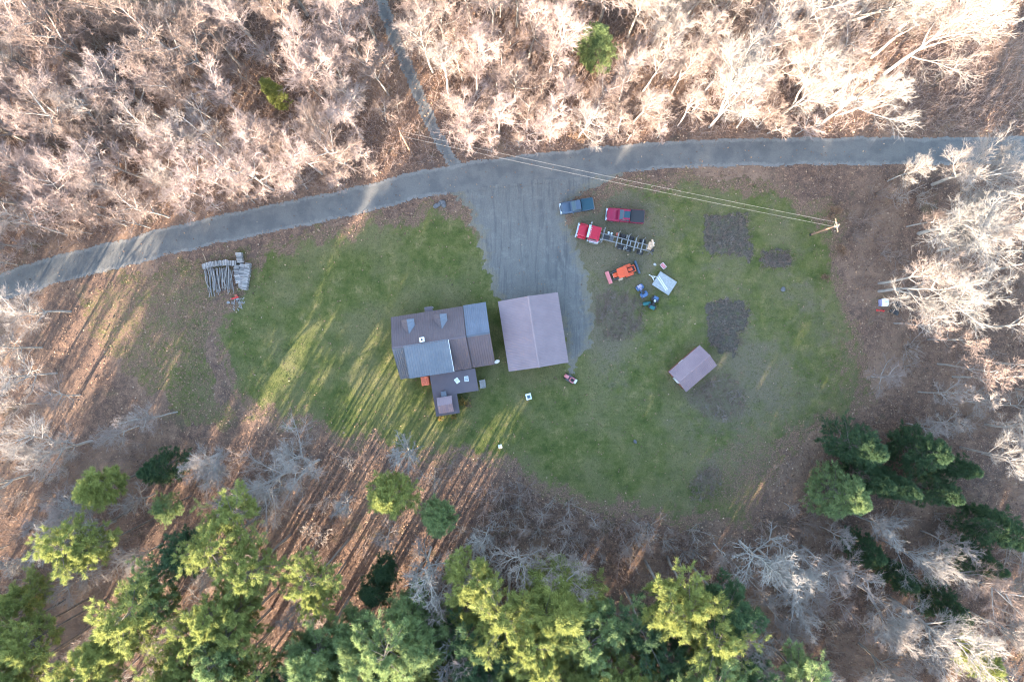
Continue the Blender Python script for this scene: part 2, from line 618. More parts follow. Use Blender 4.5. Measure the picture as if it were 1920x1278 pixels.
RUTS = [[(1130, 344), (1096, 362), (1070, 388), (1058, 425), (1062, 480), (1078, 540), (1100, 600)],
        [(1046, 336), (1036, 390), (1040, 450), (1060, 520), (1088, 592)], [(902, 392), (914, 450), (924, 520), (930, 545)], [(972, 372), (984, 440), (996, 545)]]
BEDS = [("square", W([(1322, 404), (1398, 400), (1404, 440), (1412, 478), (1404, 490), (1384, 476), (1322, 474)])),
        ("tall", W([(1326, 568), (1360, 562), (1398, 566), (1404, 592), (1398, 612), (1385, 620), (1384, 652), (1374, 664), (1345, 660), (1328, 630)])),
        ("oval", W([(1424, 486), (1434, 474), (1460, 470), (1484, 476), (1482, 492), (1466, 503), (1440, 501)])),
        ("rough", W([(1122, 560), (1140, 545), (1172, 548), (1200, 566), (1210, 590), (1206, 615), (1180, 628), (1156, 640), (1138, 628), (1118, 600)])),
        ("weedy", W([(1290, 742), (1320, 720), (1348, 700), (1372, 712), (1398, 746), (1392, 776), (1360, 786), (1322, 770)])),
        ("brush", W([(1292, 908), (1312, 880), (1338, 874), (1352, 890), (1350, 920), (1322, 936), (1298, 930)]))]


def fields(x, y):
    w1 = wob(x, y, 9.0, 3) * 1.4 + wob(x, y, 2.2, 4) * 0.75
    lawn = sdist(x, y, LAWN) + w1
    patch = sdist(x, y, PATCH) + w1
    drive = sdist(x, y, DRIVE) + wob(x, y, 3.5, 5) * 0.6 + wob(x, y, 1.1, 9) * 0.35
    road = 2.15 - seg_dist(x, y, ROAD) + wob(x, y, 6.0, 6) * 0.18
    wt = np.clip(1.15 + np.clip((y - 20) * -0.06, -0.3, 1.6), 0.9, 2.6)
    track = wt - seg_dist(x, y, TRACK) + wob(x, y, 4.0, 8) * 0.2
    return lawn, patch, drive, road, track


def sheet(name, x0, x1, y0, y1, cell, field, z, mat, attrs):
    """a flat sheet of small cells wherever field(x,y) > 0"""
    nx, ny = int((x1 - x0) / cell), int((y1 - y0) / cell)
    gx, gy = np.meshgrid(np.arange(nx + 1) * cell + x0, np.arange(ny + 1) * cell + y0)
    gx = gx + rng.uniform(-0.3, 0.3, gx.shape) * cell
    gy = gy + rng.uniform(-0.3, 0.3, gy.shape) * cell
    f = field(gx, gy)
    keep = (f[:-1, :-1] + f[1:, :-1] + f[:-1, 1:] + f[1:, 1:]) > 0
    iy, ix = np.nonzero(keep)
    w = nx + 1
    a = iy * w + ix
    F = np.stack([a, a + 1, a + w + 1, a + w], 1)
    used, inv = np.unique(F, return_inverse=True)
    F = inv.reshape(F.shape)
    X, Y = gx.ravel()[used], gy.ravel()[used]
    V = np.stack([X, Y, np.full(X.shape, z)], 1)
    at = {k: fn(X, Y) for k, fn in attrs.items()}
    return link(name, mesh_np(name, V, F, mat, attrs=at))


def sm(a, b, x):
    t = np.clip((x - a) / (b - a), 0, 1)
    return t * t * (3 - 2 * t)


def build_ground():
    s = 420.0
    g = link("ground", mesh_np("ground", [(-s, -s, 0), (s, -s, 0), (s, s, 0), (-s, s, 0)], np.array([[0, 1, 2, 3]]), "litter"))
    tag(g, "brown leaf-strewn forest floor", "ground", kind="structure")

    def worn(x, y):
        wx = wob(x, y, 14.0, 11)
        a = sm(4, 36, x) * 0.4 + wx * 0.14
        a += 1.0 * np.exp(-((x - 14) ** 2 / 90 + (y - 18) ** 2 / 50))     # parking corner
        a += 0.75 * np.exp(-((x - 15) ** 2 / 30 + (y - 4) ** 2 / 120))      # tracks past the tractor
        a += 0.45 * np.exp(-((x - 36) ** 2 / 90 + (y + 7) ** 2 / 60))      # behind the shed
        a += 0.35 * np.exp(-((x + 12) ** 2 / 40 + (y - 19) ** 2 / 12))
        for nm, pts in BEDS[3:]:
            a += 0.55 * sm(-1.2, 1.5, sdist(x, y, pts) + wx * 1.2)
        a += 0.5 * np.exp(-seg_dist(x, y, W([(880, 384), (900, 440), (915, 500), (930, 548)])) ** 2 / 1.2)
        return np.clip(a, 0, 1)

    def leafy(x, y):
        la, pa, _, _, _ = fields(x, y)
        e = 1 - sm(0.0, 4.2, la)
        e = np.where(la < 0.6, np.maximum(e * 0.0, 0.68 - 0.14 * np.exp(-((x + 50) ** 2 / 40 + (y + 8) ** 2 / 60))), e)
        e = np.maximum(e, 0.75 * sm(-2, 2, la * 0) * np.exp(-seg_dist(x, y, W([(1180, 335), (1330, 330), (1470, 352), (1556, 388), (1580, 470), (1600, 560)])) ** 2 / 5.0))
        e = np.maximum(e, 0.72 * np.exp(-((x - 40) ** 2 / 260 + (y + 22) ** 2 / 130)))
        e = np.maximum(e, 0.5 * np.exp(-((x - 52) ** 2 / 30 + (y + 4) ** 2 / 220)))
        return np.clip(e + 0.08 * wob(x, y, 5.0, 13), 0, 1)

    lw = sheet("lawn", -72, 60, -32, 29, 0.26, lambda x, y: np.maximum(*fields(x, y)[:2]), 0.008, "lawn", {"worn": worn, "leafy": leafy})
    tag(lw, "green autumn lawn round the house", "lawn", kind="structure")
    dr = sheet("driveway", -12, 20, -6, 30, 0.14, lambda x, y: fields(x, y)[2], 0.013, "yard",
               {"edge": lambda x, y: 1 - sm(-0.2, 3.4, fields(x, y)[2])})
    co = np.empty(len(dr.data.vertices) * 3, dtype=np.float32)
    dr.data.vertices.foreach_get("co", co)
    co = co.reshape(-1, 3)
    x, y = co[:, 0].astype(float), co[:, 1].astype(float)
    rut = np.zeros(len(x))
    for ln in RUTS:
        w = W(ln)
        d = seg_dist(x, y, w) + 0.3 * wob(x, y, 3.0, 71)
        fade = sm(-0.5, 0.9, wob(x, y, 7.0, 75) + 0.5 * wob(x, y, 2.2, 76))
        rut += fade * (np.exp(-(d / 0.3) ** 2) - 0.45 * np.exp(-((d - 0.55) / 0.3) ** 2))
    rut = np.clip(rut, -1, 1.2) * sm(0.0, 0.8, fields(x, y)[2])
    co[:, 2] = 0.05 - 0.035 * rut + 0.008 * wob(x, y, 1.2, 73)
    edge_f = sm(0.0, 0.7, fields(x, y)[2])
    co[:, 2] = 0.013 * (1 - edge_f) + np.maximum(co[:, 2], 0.012) * edge_f
    on_road = fields(x, y)[3] > -0.5
    co[on_road, 2] = 0.013
    dr.data.vertices.foreach_set("co", co.ravel())
    at = dr.data.attributes.new("rut", 'FLOAT', 'POINT')
    at.data.foreach_set("value", rut.astype(np.float32))
    tag(dr, "churned gravel driveway", "driveway", kind="structure")
    tr = sheet("forest_track", -26, -6, 24, 64, 0.3, lambda x, y: fields(x, y)[4], 0.018, "road",
               {"edge": lambda x, y: 1 - sm(0.0, 1.5, fields(x, y)[4])})
    tag(tr, "narrow gravel track into the wood", "track", kind="structure")
    rd = sheet("road", -100, 104, 0, 40, 0.2, lambda x, y: fields(x, y)[3], 0.023, "road",
               {"edge": lambda x, y: 1 - sm(0.0, 1.6, fields(x, y)[3]) * np.where(fields(x, y)[2] > -0.4, 0.0, 1.0) - np.where(fields(x, y)[2] > -0.4, 1.0, 0.0)})
    tag(rd, "grey gravel road", "road", kind="structure")


build_ground()


# ---------------------------------------------------------------- plants
def nrm(v):
    return v / np.maximum(np.linalg.norm(v, axis=-1, keepdims=True), 1e-9)


def tubes(Pt, Rd, k):
    """Pt (B,n,3) polylines, Rd (B,n) radii -> verts, quads"""
    B, n, _ = Pt.shape
    T = np.empty_like(Pt)
    T[:, 1:-1] = Pt[:, 2:] - Pt[:, :-2]
    T[:, 0] = Pt[:, 1] - Pt[:, 0]
    T[:, -1] = Pt[:, -1] - Pt[:, -2]
    T = nrm(T)
    ref = np.where(np.abs(T[..., 2:3]) > 0.9, np.array([1.0, 0, 0]), np.array([0, 0, 1.0]))
    U = nrm(np.cross(T, ref))
    Vv = np.cross(T, U)
    a = np.arange(k) * 2 * math.pi / k
    ring = Pt[:, :, None, :] + Rd[:, :, None, None] * (np.cos(a)[:, None] * U[:, :, None, :] + np.sin(a)[:, None] * Vv[:, :, None, :])
    V = ring.reshape(-1, 3)
    b = (np.arange(B) * n * k)[:, None, None]
    j = (np.arange(n - 1) * k)[None, :, None]
    i = np.arange(k)[None, None, :]
    i2 = (i + 1) % k
    F = np.stack(np.broadcast_arrays(b + j + i, b + j + i2, b + j + k + i2, b + j + k + i), -1).reshape(-1, 4)
    return V, F


def cat(parts):
    V, F, o = [], [], 0
    for v, f in parts:
        V.append(v)
        F.append(f + o)
        o += len(v)
    return np.concatenate(V), np.concatenate(F)


def sprout(r, Pt, c, t0, t1, ang, angv, L, nseg, up, wobble, taper=0.5):
    B, n, _ = Pt.shape
    t = t0 + (t1 - t0) * (np.arange(c)[None] + r.uniform(0, 1, (B, c))) / c
    x = np.clip(t * (n - 1), 0, n - 1.001)
    i = np.floor(x).astype(int)
    f = (x - i)[..., None]
    bi = np.arange(B)[:, None]
    A, Bq = Pt[bi, i], Pt[bi, i + 1]
    st = A + (Bq - A) * f
    T = nrm(Bq - A)
    ref = np.where(np.abs(T[..., 2:3]) > 0.9, np.array([1.0, 0, 0]), np.array([0, 0, 1.0]))
    U = nrm(np.cross(T, ref))
    Vv = np.cross(T, U)
    az = np.arange(c)[None] * 2.39996 + r.uniform(0, 6.28, (B, 1)) + r.normal(0, 0.4, (B, c))
    an = ang + angv * r.normal(0, 1, (B, c))
    d = np.cos(an)[..., None] * T + np.sin(an)[..., None] * (np.cos(az)[..., None] * U + np.sin(az)[..., None] * Vv)
    ln = (np.asarray(L).reshape(-1, 1) if np.ndim(L) else np.full((B, 1), L)) * (1 - taper * (t - t0) / max(t1 - t0, 1e-6)) * r.uniform(0.65, 1.25, (B, c))
    d = d.reshape(-1, 3)
    ln = ln.ravel()
    p = st.reshape(-1, 3)
    out = [p]
    for _ in range(nseg):
        d = nrm(d + np.array([0, 0, up]) / nseg + r.normal(0, wobble, d.shape))
        p = p + d * (ln / nseg)[:, None]
        out.append(p)
    return np.stack(out, 1), ln, t.ravel()


def radii(n, r0, r1, B):
    r0 = np.broadcast_to(np.asarray(r0, dtype=float), (B,))
    t = np.linspace(0, 1, n)[None]
    return r0[:, None] * (1 - t) + r1 * t


def bare_tree_meshes(seed, h, base, n1, n2, n3, n4, l1, ang1, up1, r0, fork=False, prof=0.45):
    r = np.random.default_rng(seed)
    n = 10
    z = np.linspace(0, 0.93 * h, n)
    wx = np.cumsum(r.normal(0, 0.022 * h / 2, (n, 2)), 0) * np.linspace(0, 1, n)[:, None]
    tr = np.stack([wx[:, 0], wx[:, 1], z], 1)[None]
    trunks = [tr]
    if fork:
        k = int(n * base)
        for s in range(r.integers(1, 3)):
            d = np.array([r.normal(), r.normal(), 0])
            d = d / np.linalg.norm(d) * r.uniform(0.2, 0.32)
            zz = np.linspace(0, 1, n)[:, None]
            q = tr[0, k] + np.concatenate([d[:2] * h * 0.75 * (zz ** 0.85), zz * (0.9 * h - tr[0, k, 2])], 1)
            trunks.append(q[None] + np.cumsum(r.normal(0, 0.008 * h, (1, n, 3)), 1))
    rad = [radii(n, r0, 0.03, 1)] + [radii(n, r0 * 0.7, 0.03, 1) for _ in trunks[1:]]
    tparts = [tubes(a, b, 6) for a, b in zip(trunks, rad)]
    allT = np.concatenate(trunks, 0)
    B1, L1, t1 = sprout(r, allT, n1, base, 0.99, ang1, 0.14, l1, 5, up1, 0.075, prof)
    R1 = radii(6, np.clip(0.022 * L1, 0.04, 0.14), 0.022, len(L1))
    tparts.append(tubes(B1, R1, 5))
    B2, L2, _ = sprout(r, B1, n2, 0.2, 1.0, 0.58, 0.16, L1 * 0.52, 3, 0.25, 0.08, 0.4)
    R2 = radii(4, 0.034, 0.016, len(L2))
    B3, L3, _ = sprout(r, B2, n3, 0.15, 1.0, 0.56, 0.2, L2 * 0.55, 2, 0.15, 0.1, 0.35)
    R3 = radii(3, 0.017, 0.011, len(L3))
    B4, L4, _ = sprout(r, B3, n4, 0.15, 1.0, 0.55, 0.2, np.clip(L3 * 0.72, 0.4, 1.2), 1, 0.1, 0.1, 0.3)
    R4 = radii(2, 0.012, 0.008, len(L4))
    cparts = [tubes(B2, R2, 4), tubes(B3, R3, 3), tubes(B4, R4, 3)]
    return cat(tparts), cat(cparts)


def tufts(r, C, D, nb, ln, wd, spread, up=0.2):
    """needle tufts: C centres, D directions -> triangles (V,F) and tint"""
    B = len(C)
    d = D[:, None, :] * 0.8 + r.normal(0, spread, (B, nb, 3)) + np.array([0, 0, up])
    d = nrm(d)
    side = nrm(np.cross(d, nrm(r.normal(0, 1, (B, nb, 3)))))
    s = C[:, None, :] + r.normal(0, 0.09, (B, nb, 3))
    L = ln * r.uniform(0.6, 1.25, (B, nb, 1))
    w = wd * r.uniform(0.7, 1.3, (B, nb, 1))
    V = np.stack([s - side * w * 0.5, s + side * w * 0.5, s + d * L * 0.6 + side * w * 0.45, s + d * L], 2).reshape(-1, 3)
    F = np.arange(B * nb * 4).reshape(-1, 4)[:, [0, 1, 2, 3]]
    tint = np.repeat(np.clip(r.normal(0.5, 0.25, (B, 1)) + r.normal(0, 0.13, (B, nb)), 0, 1).ravel(), 4)
    return V, F, tint


def pine_meshes(seed, h, base, rmax, whorls, nb, sub, per, blades, ln, wd, droop, up, prof, ragged):
    r = np.random.default_rng(seed)
    n = 8
    z = np.linspace(0, 0.985 * h, n)
    tr = np.stack([r.normal(0, 0.06, n).cumsum(), r.normal(0, 0.06, n).cumsum(), z], 1)[None]
    tr[:, 0, :2] = 0
    tparts = [tubes(tr, radii(n, 0.011 * h, 0.025, 1), 6)]
    # branches, a whorl at a time
    P0, D0, L0 = [], [], []
    lob = r.uniform(0.5, 1.2, 7)
    for w in range(whorls):
        f = (w + r.uniform(-0.3, 0.3)) / (whorls - 1)
        f = min(max(f, 0), 1)
        zz = h * (base + (0.985 - base) * f)
        rad = rmax * (1 - f ** prof) ** 0.8 + 0.35
        if f < 0.25:
            rad *= 0.65 + 1.4 * f
        for b in range(nb):
            if r.uniform() < ragged:
                continue
            az = b * 6.283 / nb + w * 1.9 + r.normal(0, 0.25)
            L = rad * r.uniform(0.7, 1.1) * lob[int(az / 6.283 * 7) % 7]
            el = up * (0.4 + f) - 0.1
            tt = zz / (0.985 * h) * (n - 1)
            i = min(int(tt), n - 2)
            P0.append(tr[0, i] + (tr[0, i + 1] - tr[0, i]) * (tt - i))
            D0.append((math.cos(az) * math.cos(el), math.sin(az) * math.cos(el), math.sin(el)))
            L0.append(L)
    P0, D0, L0 = np.array(P0), np.array(D0), np.array(L0)
    p, d, out = P0, D0, [P0]
    for _ in range(4):
        d = nrm(d + np.array([0, 0, droop]) / 4 + r.normal(0, 0.07, d.shape))
        p = p + d * (L0 / 4)[:, None]
        out.append(p)
    B1 = np.stack(out, 1)
    tparts.append(tubes(B1, radii(5, np.clip(0.016 * L0, 0.015, 0.06), 0.008, len(L0)), 4))
    S, LS, _ = sprout(r, B1, sub, 0.3, 1.0, 0.8, 0.25, L0 * 0.36, 2, 0.12, 0.1, 0.35)
    S[:, 1:, 2] = S[:, :1, 2] + (S[:, 1:, 2] - S[:, :1, 2]) * 0.45
    tparts.append(tubes(S, radii(3, 0.012, 0.006, len(LS)), 3))
    # tufts along the twigs and at branch ends
    C, D = [B1[:, -1]], [nrm(B1[:, -1] - B1[:, -2])]
    for k in range(per):
        f = 0.35 + 0.65 * (k + 0.7) / per
        i = np.minimum((f * 2), 1.999)
        a = S[:, int(i)] + (S[:, int(i) + 1] - S[:, int(i)]) * (i - int(i))
        C.append(a)
        D.append(nrm(S[:, -1] - S[:, 0]))
    V, F, tint = tufts(r, np.concatenate(C), np.concatenate(D), blades, ln, wd, 0.5, 0.15)
    return cat(tparts), (V, F, tint)


def stem_bush(seed, n, h, spread, c2, c3, rad):
    """a many-stemmed bare bush"""
    r = np.random.default_rng(seed)
    az = r.uniform(0, 6.283, n)
    out = np.stack([np.cos(az), np.sin(az), np.zeros(n)], 1)
    st = out * r.uniform(0, 0.25, (n, 1)) * spread
    d = nrm(out * r.uniform(0.1, 0.9, (n, 1)) * spread / h * 1.3 + np.array([0, 0, 1.0]))
    L = h * r.uniform(0.6, 1.05, n)
    p, pts = st, [st]
    for _ in range(4):
        d = nrm(d + r.normal(0, 0.09, d.shape))
        p = p + d * (L / 4)[:, None]
        pts.append(p)
    B1 = np.stack(pts, 1)
    B2, L2, _ = sprout(r, B1, c2, 0.25, 1.0, 0.6, 0.2, L * 0.4, 2, 0.3, 0.12, 0.5)
    B3, L3, _ = sprout(r, B2, c3, 0.2, 1.0, 0.6, 0.2, L2 * 0.5, 1, 0.2, 0.12, 0.3)
    return cat([tubes(B1, radii(5, rad, rad * 0.35, n), 4), tubes(B2, radii(3, rad * 0.45, rad * 0.25, len(L2)), 3),
                tubes(B3, radii(2, rad * 0.28, rad * 0.16, len(L3)), 3)]), B3


LIB = {}


def build_library():
    # tall forest-grown trees
    for i in range(7):
        h = 19.0
        t, c = bare_tree_meshes(100 + i, h, [0.36, 0.42, 0.32, 0.46, 0.38, 0.3, 0.4][i], [13, 11, 14, 10, 12, 15, 12][i], 8, 7, 5,
                                [6.4, 5.8, 6.8, 5.2, 6.2, 6.6, 6.0][i], [0.56, 0.5, 0.62, 0.48, 0.55, 0.6, 0.52][i], 0.4, 0.21)
        LIB["tall", i] = (mesh_np("trunk", *t, "bark_grey", True), mesh_np("crown", *c, "twig_grey"))
    # broad forked trees
    for i in range(5):
        h = 19.0
        t, c = bare_tree_meshes(200 + i, h, [0.28, 0.34, 0.3, 0.25, 0.36][i], [9, 8, 9, 10, 8][i], 9, 7, 5,
                                [7.0, 6.4, 7.4, 6.8, 6.6][i], 0.62, 0.5, 0.27, True)
        LIB["broad", i] = (mesh_np("trunk", *t, "bark_grey", True), mesh_np("crown", *c, "twig_pale"))
    # slender understory trees
    for i in range(4):
        t, c = bare_tree_meshes(300 + i, 10.0, 0.3, 11, 6, 5, 3, 2.6, 0.75, 0.45, 0.09)
        LIB["slim", i] = (mesh_np("trunk", *t, "bark_grey", True), mesh_np("crown", *c, "twig_brown"))
    # pines: ragged, soft, and dense dark
    for i in range(5):
        t, f = pine_meshes(400 + i, 20.0, [0.67, 0.64, 0.7, 0.66, 0.62][i], [4.3, 3.9, 4.7, 4.1, 3.8][i], 14, 5, 8, 3, 22, 0.38, 0.042, 0.2, 0.25, 2.2, 0.34)
        LIB["ragged", i] = (mesh_np("trunk", *t, "bark_dark", True), mesh_np("crown", f[0], f[1], "needle_yellow", tint=f[2]))
    for i in range(4):
        t, f = pine_meshes(500 + i, 20.0, 0.54, [3.9, 4.3, 3.6, 4.1][i], 15, 6, 9, 3, 18, 0.44, 0.042, 0.35, 0.2, 1.5, 0.1)
        LIB["soft", i] = (mesh_np("trunk", *t, "bark_dark", True), mesh_np("crown", f[0], f[1], "needle_soft", tint=f[2]))
    for i in range(4):
        t, f = pine_meshes(600 + i, 17.0, 0.15, [3.8, 4.2, 3.6, 4.4][i], 19, 6, 9, 3, 16, 0.38, 0.048, -0.15, 0.12, 1.25, 0.05)
        LIB["dark", i] = (mesh_np("trunk", *t, "bark_dark", True), mesh_np("crown", f[0], f[1], "needle_dark", tint=f[2]))
    # bushes
    for i in range(4):
        (v, f), tips = stem_bush(700 + i, 9, 3.2, 1.3, 6, 4, 0.035)
        LIB["bush", i] = (mesh_np("stems", v, f, "twig_brown"),)
        (v, f), tips = stem_bush(720 + i, 9, 3.2, 1.3, 6, 4, 0.035)
        r = np.random.default_rng(i)
        fv, ff, ft = tufts(r, tips[:, 1], nrm(tips[:, 1] - tips[:, 0]), 4, 0.24, 0.13, 0.8)
        LIB["leafbush", i] = (mesh_np("stems", v, f, "bark_dark"), mesh_np("foliage", fv, ff, "leaf_rust", tint=ft))


build_library()
PLANTS = []    # (name, kind, variant, x, y, height, label, category, group, rot)
NATIVE = {"tall": 19.0, "broad": 19.0, "slim": 10.0, "ragged": 20.0, "soft": 20.0, "dark": 17.0, "bush": 3.2, "leafbush": 3.2}
PARTN = {"bush": ("stems",), "leafbush": ("stems", "foliage")}


def plant(name, key, x, y, h, label, cat_, group=None, spread=1.0, tilt=(0, 0), mat=None, rz=None):
    kind, i = key
    s = h / NATIVE[kind]
    root = link(name, None, None, (x, y, 0.0), (tilt[0], tilt[1], random.uniform(0, 6.283) if rz is None else rz), (s * spread, s * spread, s))
    tag(root, label, cat_, group)
    names = PARTN.get(kind, ("trunk", "crown"))
    for nme, me in zip(names, LIB[key]):
        o = link(nme, me, root)
        if mat and (nme in ("crown", "foliage") or kind == "bush"):
            o.material_slots[0].link = 'OBJECT'
            o.material_slots[0].material = M[mat]
    return root


def crown_base(u, v, hc):
    """ground point under a crown whose middle, at height hc, shows at pixel (u,v)"""
    return P(u, v, hc)[:2]


USED = [(*P(769, 283)[:2], 9.0), (*P(800, 270)[:2], 5.0), (*P(757, 262)[:2], 4.0)]      # world positions of planted trees with a clearance radius


def free(x, y, d):
    return all((x - a) ** 2 + (y - b) ** 2 > (d + c) ** 2 * 0.25 for a, b, c in USED)


def hand(u, v, kind, i, h, label, spread=1.0, tilt=(0, 0), base=True, name="bare_tree", cat_="tree", mat=None, clear=4.5, group=None):
    x, y = P(u, v)[:2] if base else crown_base(u, v, 0.72 * h)
    USED.append((x, y, clear))
    return plant(name, (kind, i), x, y, h, label, cat_, group, spread, tilt, mat)


def hand_trees():
    # --- top right, along the road
    hand(1658, 138, "broad", 0, 21.5, "large broad bare tree, pale in the sun, nearest the upper right corner", 1.05)
    hand(1532, 236, "broad", 1, 19.0, "broad pale bare tree whose grey trunk stands just above the right road", 1.0)
    hand(1368, 132, "tall", 0, 20, "straight-trunked pale bare tree, second in from the road above the two red trucks", 1.1)
    hand(1330, 238, "broad", 2, 18, "wide bare tree overhanging the road above the square garden bed", 0.95)
    hand(1462, 218, "broad", 3, 18.5, "bare tree fanning towards the road beside the wide overhanging one", 0.9)
    hand(1452, 108, "tall", 2, 20, "tall bare tree with a long leaning trunk behind the roadside trees on the right", 1.1)
    hand(1634, 108, "tall", 5, 21, "tall bare tree with brownish crown close left of the large corner tree", 1.05)
    hand(1560, 70, "broad", 4, 20, "bare tree at the upper edge left of the large corner tree", 1.0)
    hand(1900, 45, "tall", 3, 20, "bare tree cut by the right edge high in the upper right corner", 1.0)
    # --- right side
    hand(1722, 438, "broad", 2, 19.5, "large spreading sunlit bare tree just below the right end of the road", 1.12)
    hand(1648, 546, "broad", 0, 19.0, "sunlit bare tree with a long pale trunk beside the white tub", 0.95)
    hand(1648, 531, "tall", 1, 18.5, "bare tree rising right above the long pale trunk beside the white tub", 1.1)
    hand(1838, 372, "broad", 4, 19.5, "sunlit bare tree at the right edge just under the road", 1.05)
    hand(1748, 346, "broad", 3, 17.5, "pale bare tree whose crown covers the right end of the road", 1.1)
    hand(1700, 425, "slim", 0, 11, "slender shaded bare tree left of the large spreading one below the road", 1.3)
    hand(1758, 470, "tall", 4, 17, "shaded bare tree behind the sunlit tree with the long pale trunk", 1.0)
    hand(1850, 508, "tall", 3, 19, "bare tree with a level-looking dark trunk at the right edge, level with the house top", 1.0)
    hand(1676, 606, "slim", 1, 14, "thin shaded bare tree just below the black quad bike", 1.0)
    hand(1828, 613, "tall", 6, 19, "shaded bare tree at the right edge level with the house roof", 1.0)
    hand(1740, 636, "slim", 2, 13, "thin bare tree in brown leaves right of the lawn, below the quad bike", 1.1)
    hand(1634, 706, "slim", 3, 8.5, "low wide bare tree at the lawn edge below the white tub", 1.9)
    hand(1758, 682, "slim", 0, 13.5, "shaded bare tree right of the low wide one at the lawn edge", 1.35)
    hand(1786, 706, "slim", 2, 13, "second shaded bare tree right of the low wide one", 1.35)
    hand(1862, 680, "tall", 0, 18, "shaded bare tree at the right edge above the dark evergreens", 0.95)
    hand(1800, 838, "broad", 1, 16, "bare tree among the dark evergreens at the right edge", 0.85)
    # --- lower right
    hand(1668, 1120, "broad", 3, 17.5, "big round bare tree with sunlit right side in the lower right", 1.15)
    hand(1602, 1092, "broad", 4, 14.5, "grey bare tree close left of the big round one, lower right", 0.95)
    hand(1752, 1052, "tall", 2, 16.5, "brown-tipped sunlit bare tree above right of the big round one", 1.1, mat="twig_brown")
    hand(1650, 1010, "broad", 0, 14.5, "grey forked bare tree just below the dark evergreen clump", 0.85)
    hand(1540, 1112, "slim", 1, 10, "crooked pale small bare tree left of the big round one, lower right", 1.3)
    hand(1392, 1212, "broad", 1, 13, "grey bare tree at the bottom edge under the right pines", 0.95)
    hand(1610, 1205, "broad", 2, 15, "dense pale bare tree at the bottom edge, lower right", 1.0)
    hand(1790, 1130, "tall", 3, 17, "dark shaded bare tree near the lower right corner", 1.0)
    hand(1580, 872, "slim", 0, 7, "white-limbed small bare tree touching the dark evergreen clump", 1.2)
    hand(1470, 942, "slim", 3, 6, "white forked little bare tree at the lawn's lower right corner", 1.2)
    hand(1338, 1018, "slim", 2, 10, "shaded bare tree right below the lower lawn edge", 1.4)
    hand(1375, 1055, "slim", 1, 9, "shaded bare tree between the right pines and the lawn corner", 1.5)
    # --- left side
    hand(172, 826, "broad", 3, 16, "pale bare tree with a long fallen-looking trunk at the left edge", 1.0)
    hand(216, 976, "broad", 0, 16.5, "wide grey bare tree left of the first pines, lower left", 1.1)
    hand(60, 888, "broad", 2, 14, "grey bare tree at the left edge above the wide one", 0.9)
    hand(132, 584, "tall", 2, 16, "bare tree at the left edge below the road end", 1.15)
    hand(40, 586, "broad", 1, 15, "second bare tree at the left edge below the road end", 1.0)
    hand(332, 772, "tall", 1, 13, "thin bare tree leaning out from the lower left lawn corner", 1.0)
    hand(150, 740, "slim", 3, 10, "thin twiggy bare tree in the leaf-covered ground left of the lawn", 1.6)
    hand(292, 924, "slim", 2, 8.5, "small white bare tree between the two leftmost pines", 1.7, mat="twig_pale")
    hand(412, 850, "broad", 4, 9.5, "grey bare tree below the left lawn corner", 1.6)
    hand(598, 862, "broad", 1, 12.5, "wide grey bare tree just under the sunlit lawn", 1.5)
    hand(545, 880, "broad", 0, 11.5, "grey bare tree close left of the wide one under the sunlit lawn", 1.45)
    hand(775, 842, "slim", 1, 8, "small grey bare tree above the lone yellow-green pine", 1.8, mat="twig_pale")
    hand(660, 930, "slim", 0, 9, "low grey bare tree left of the lone yellow-green pine", 1.6, mat="twig_pale")

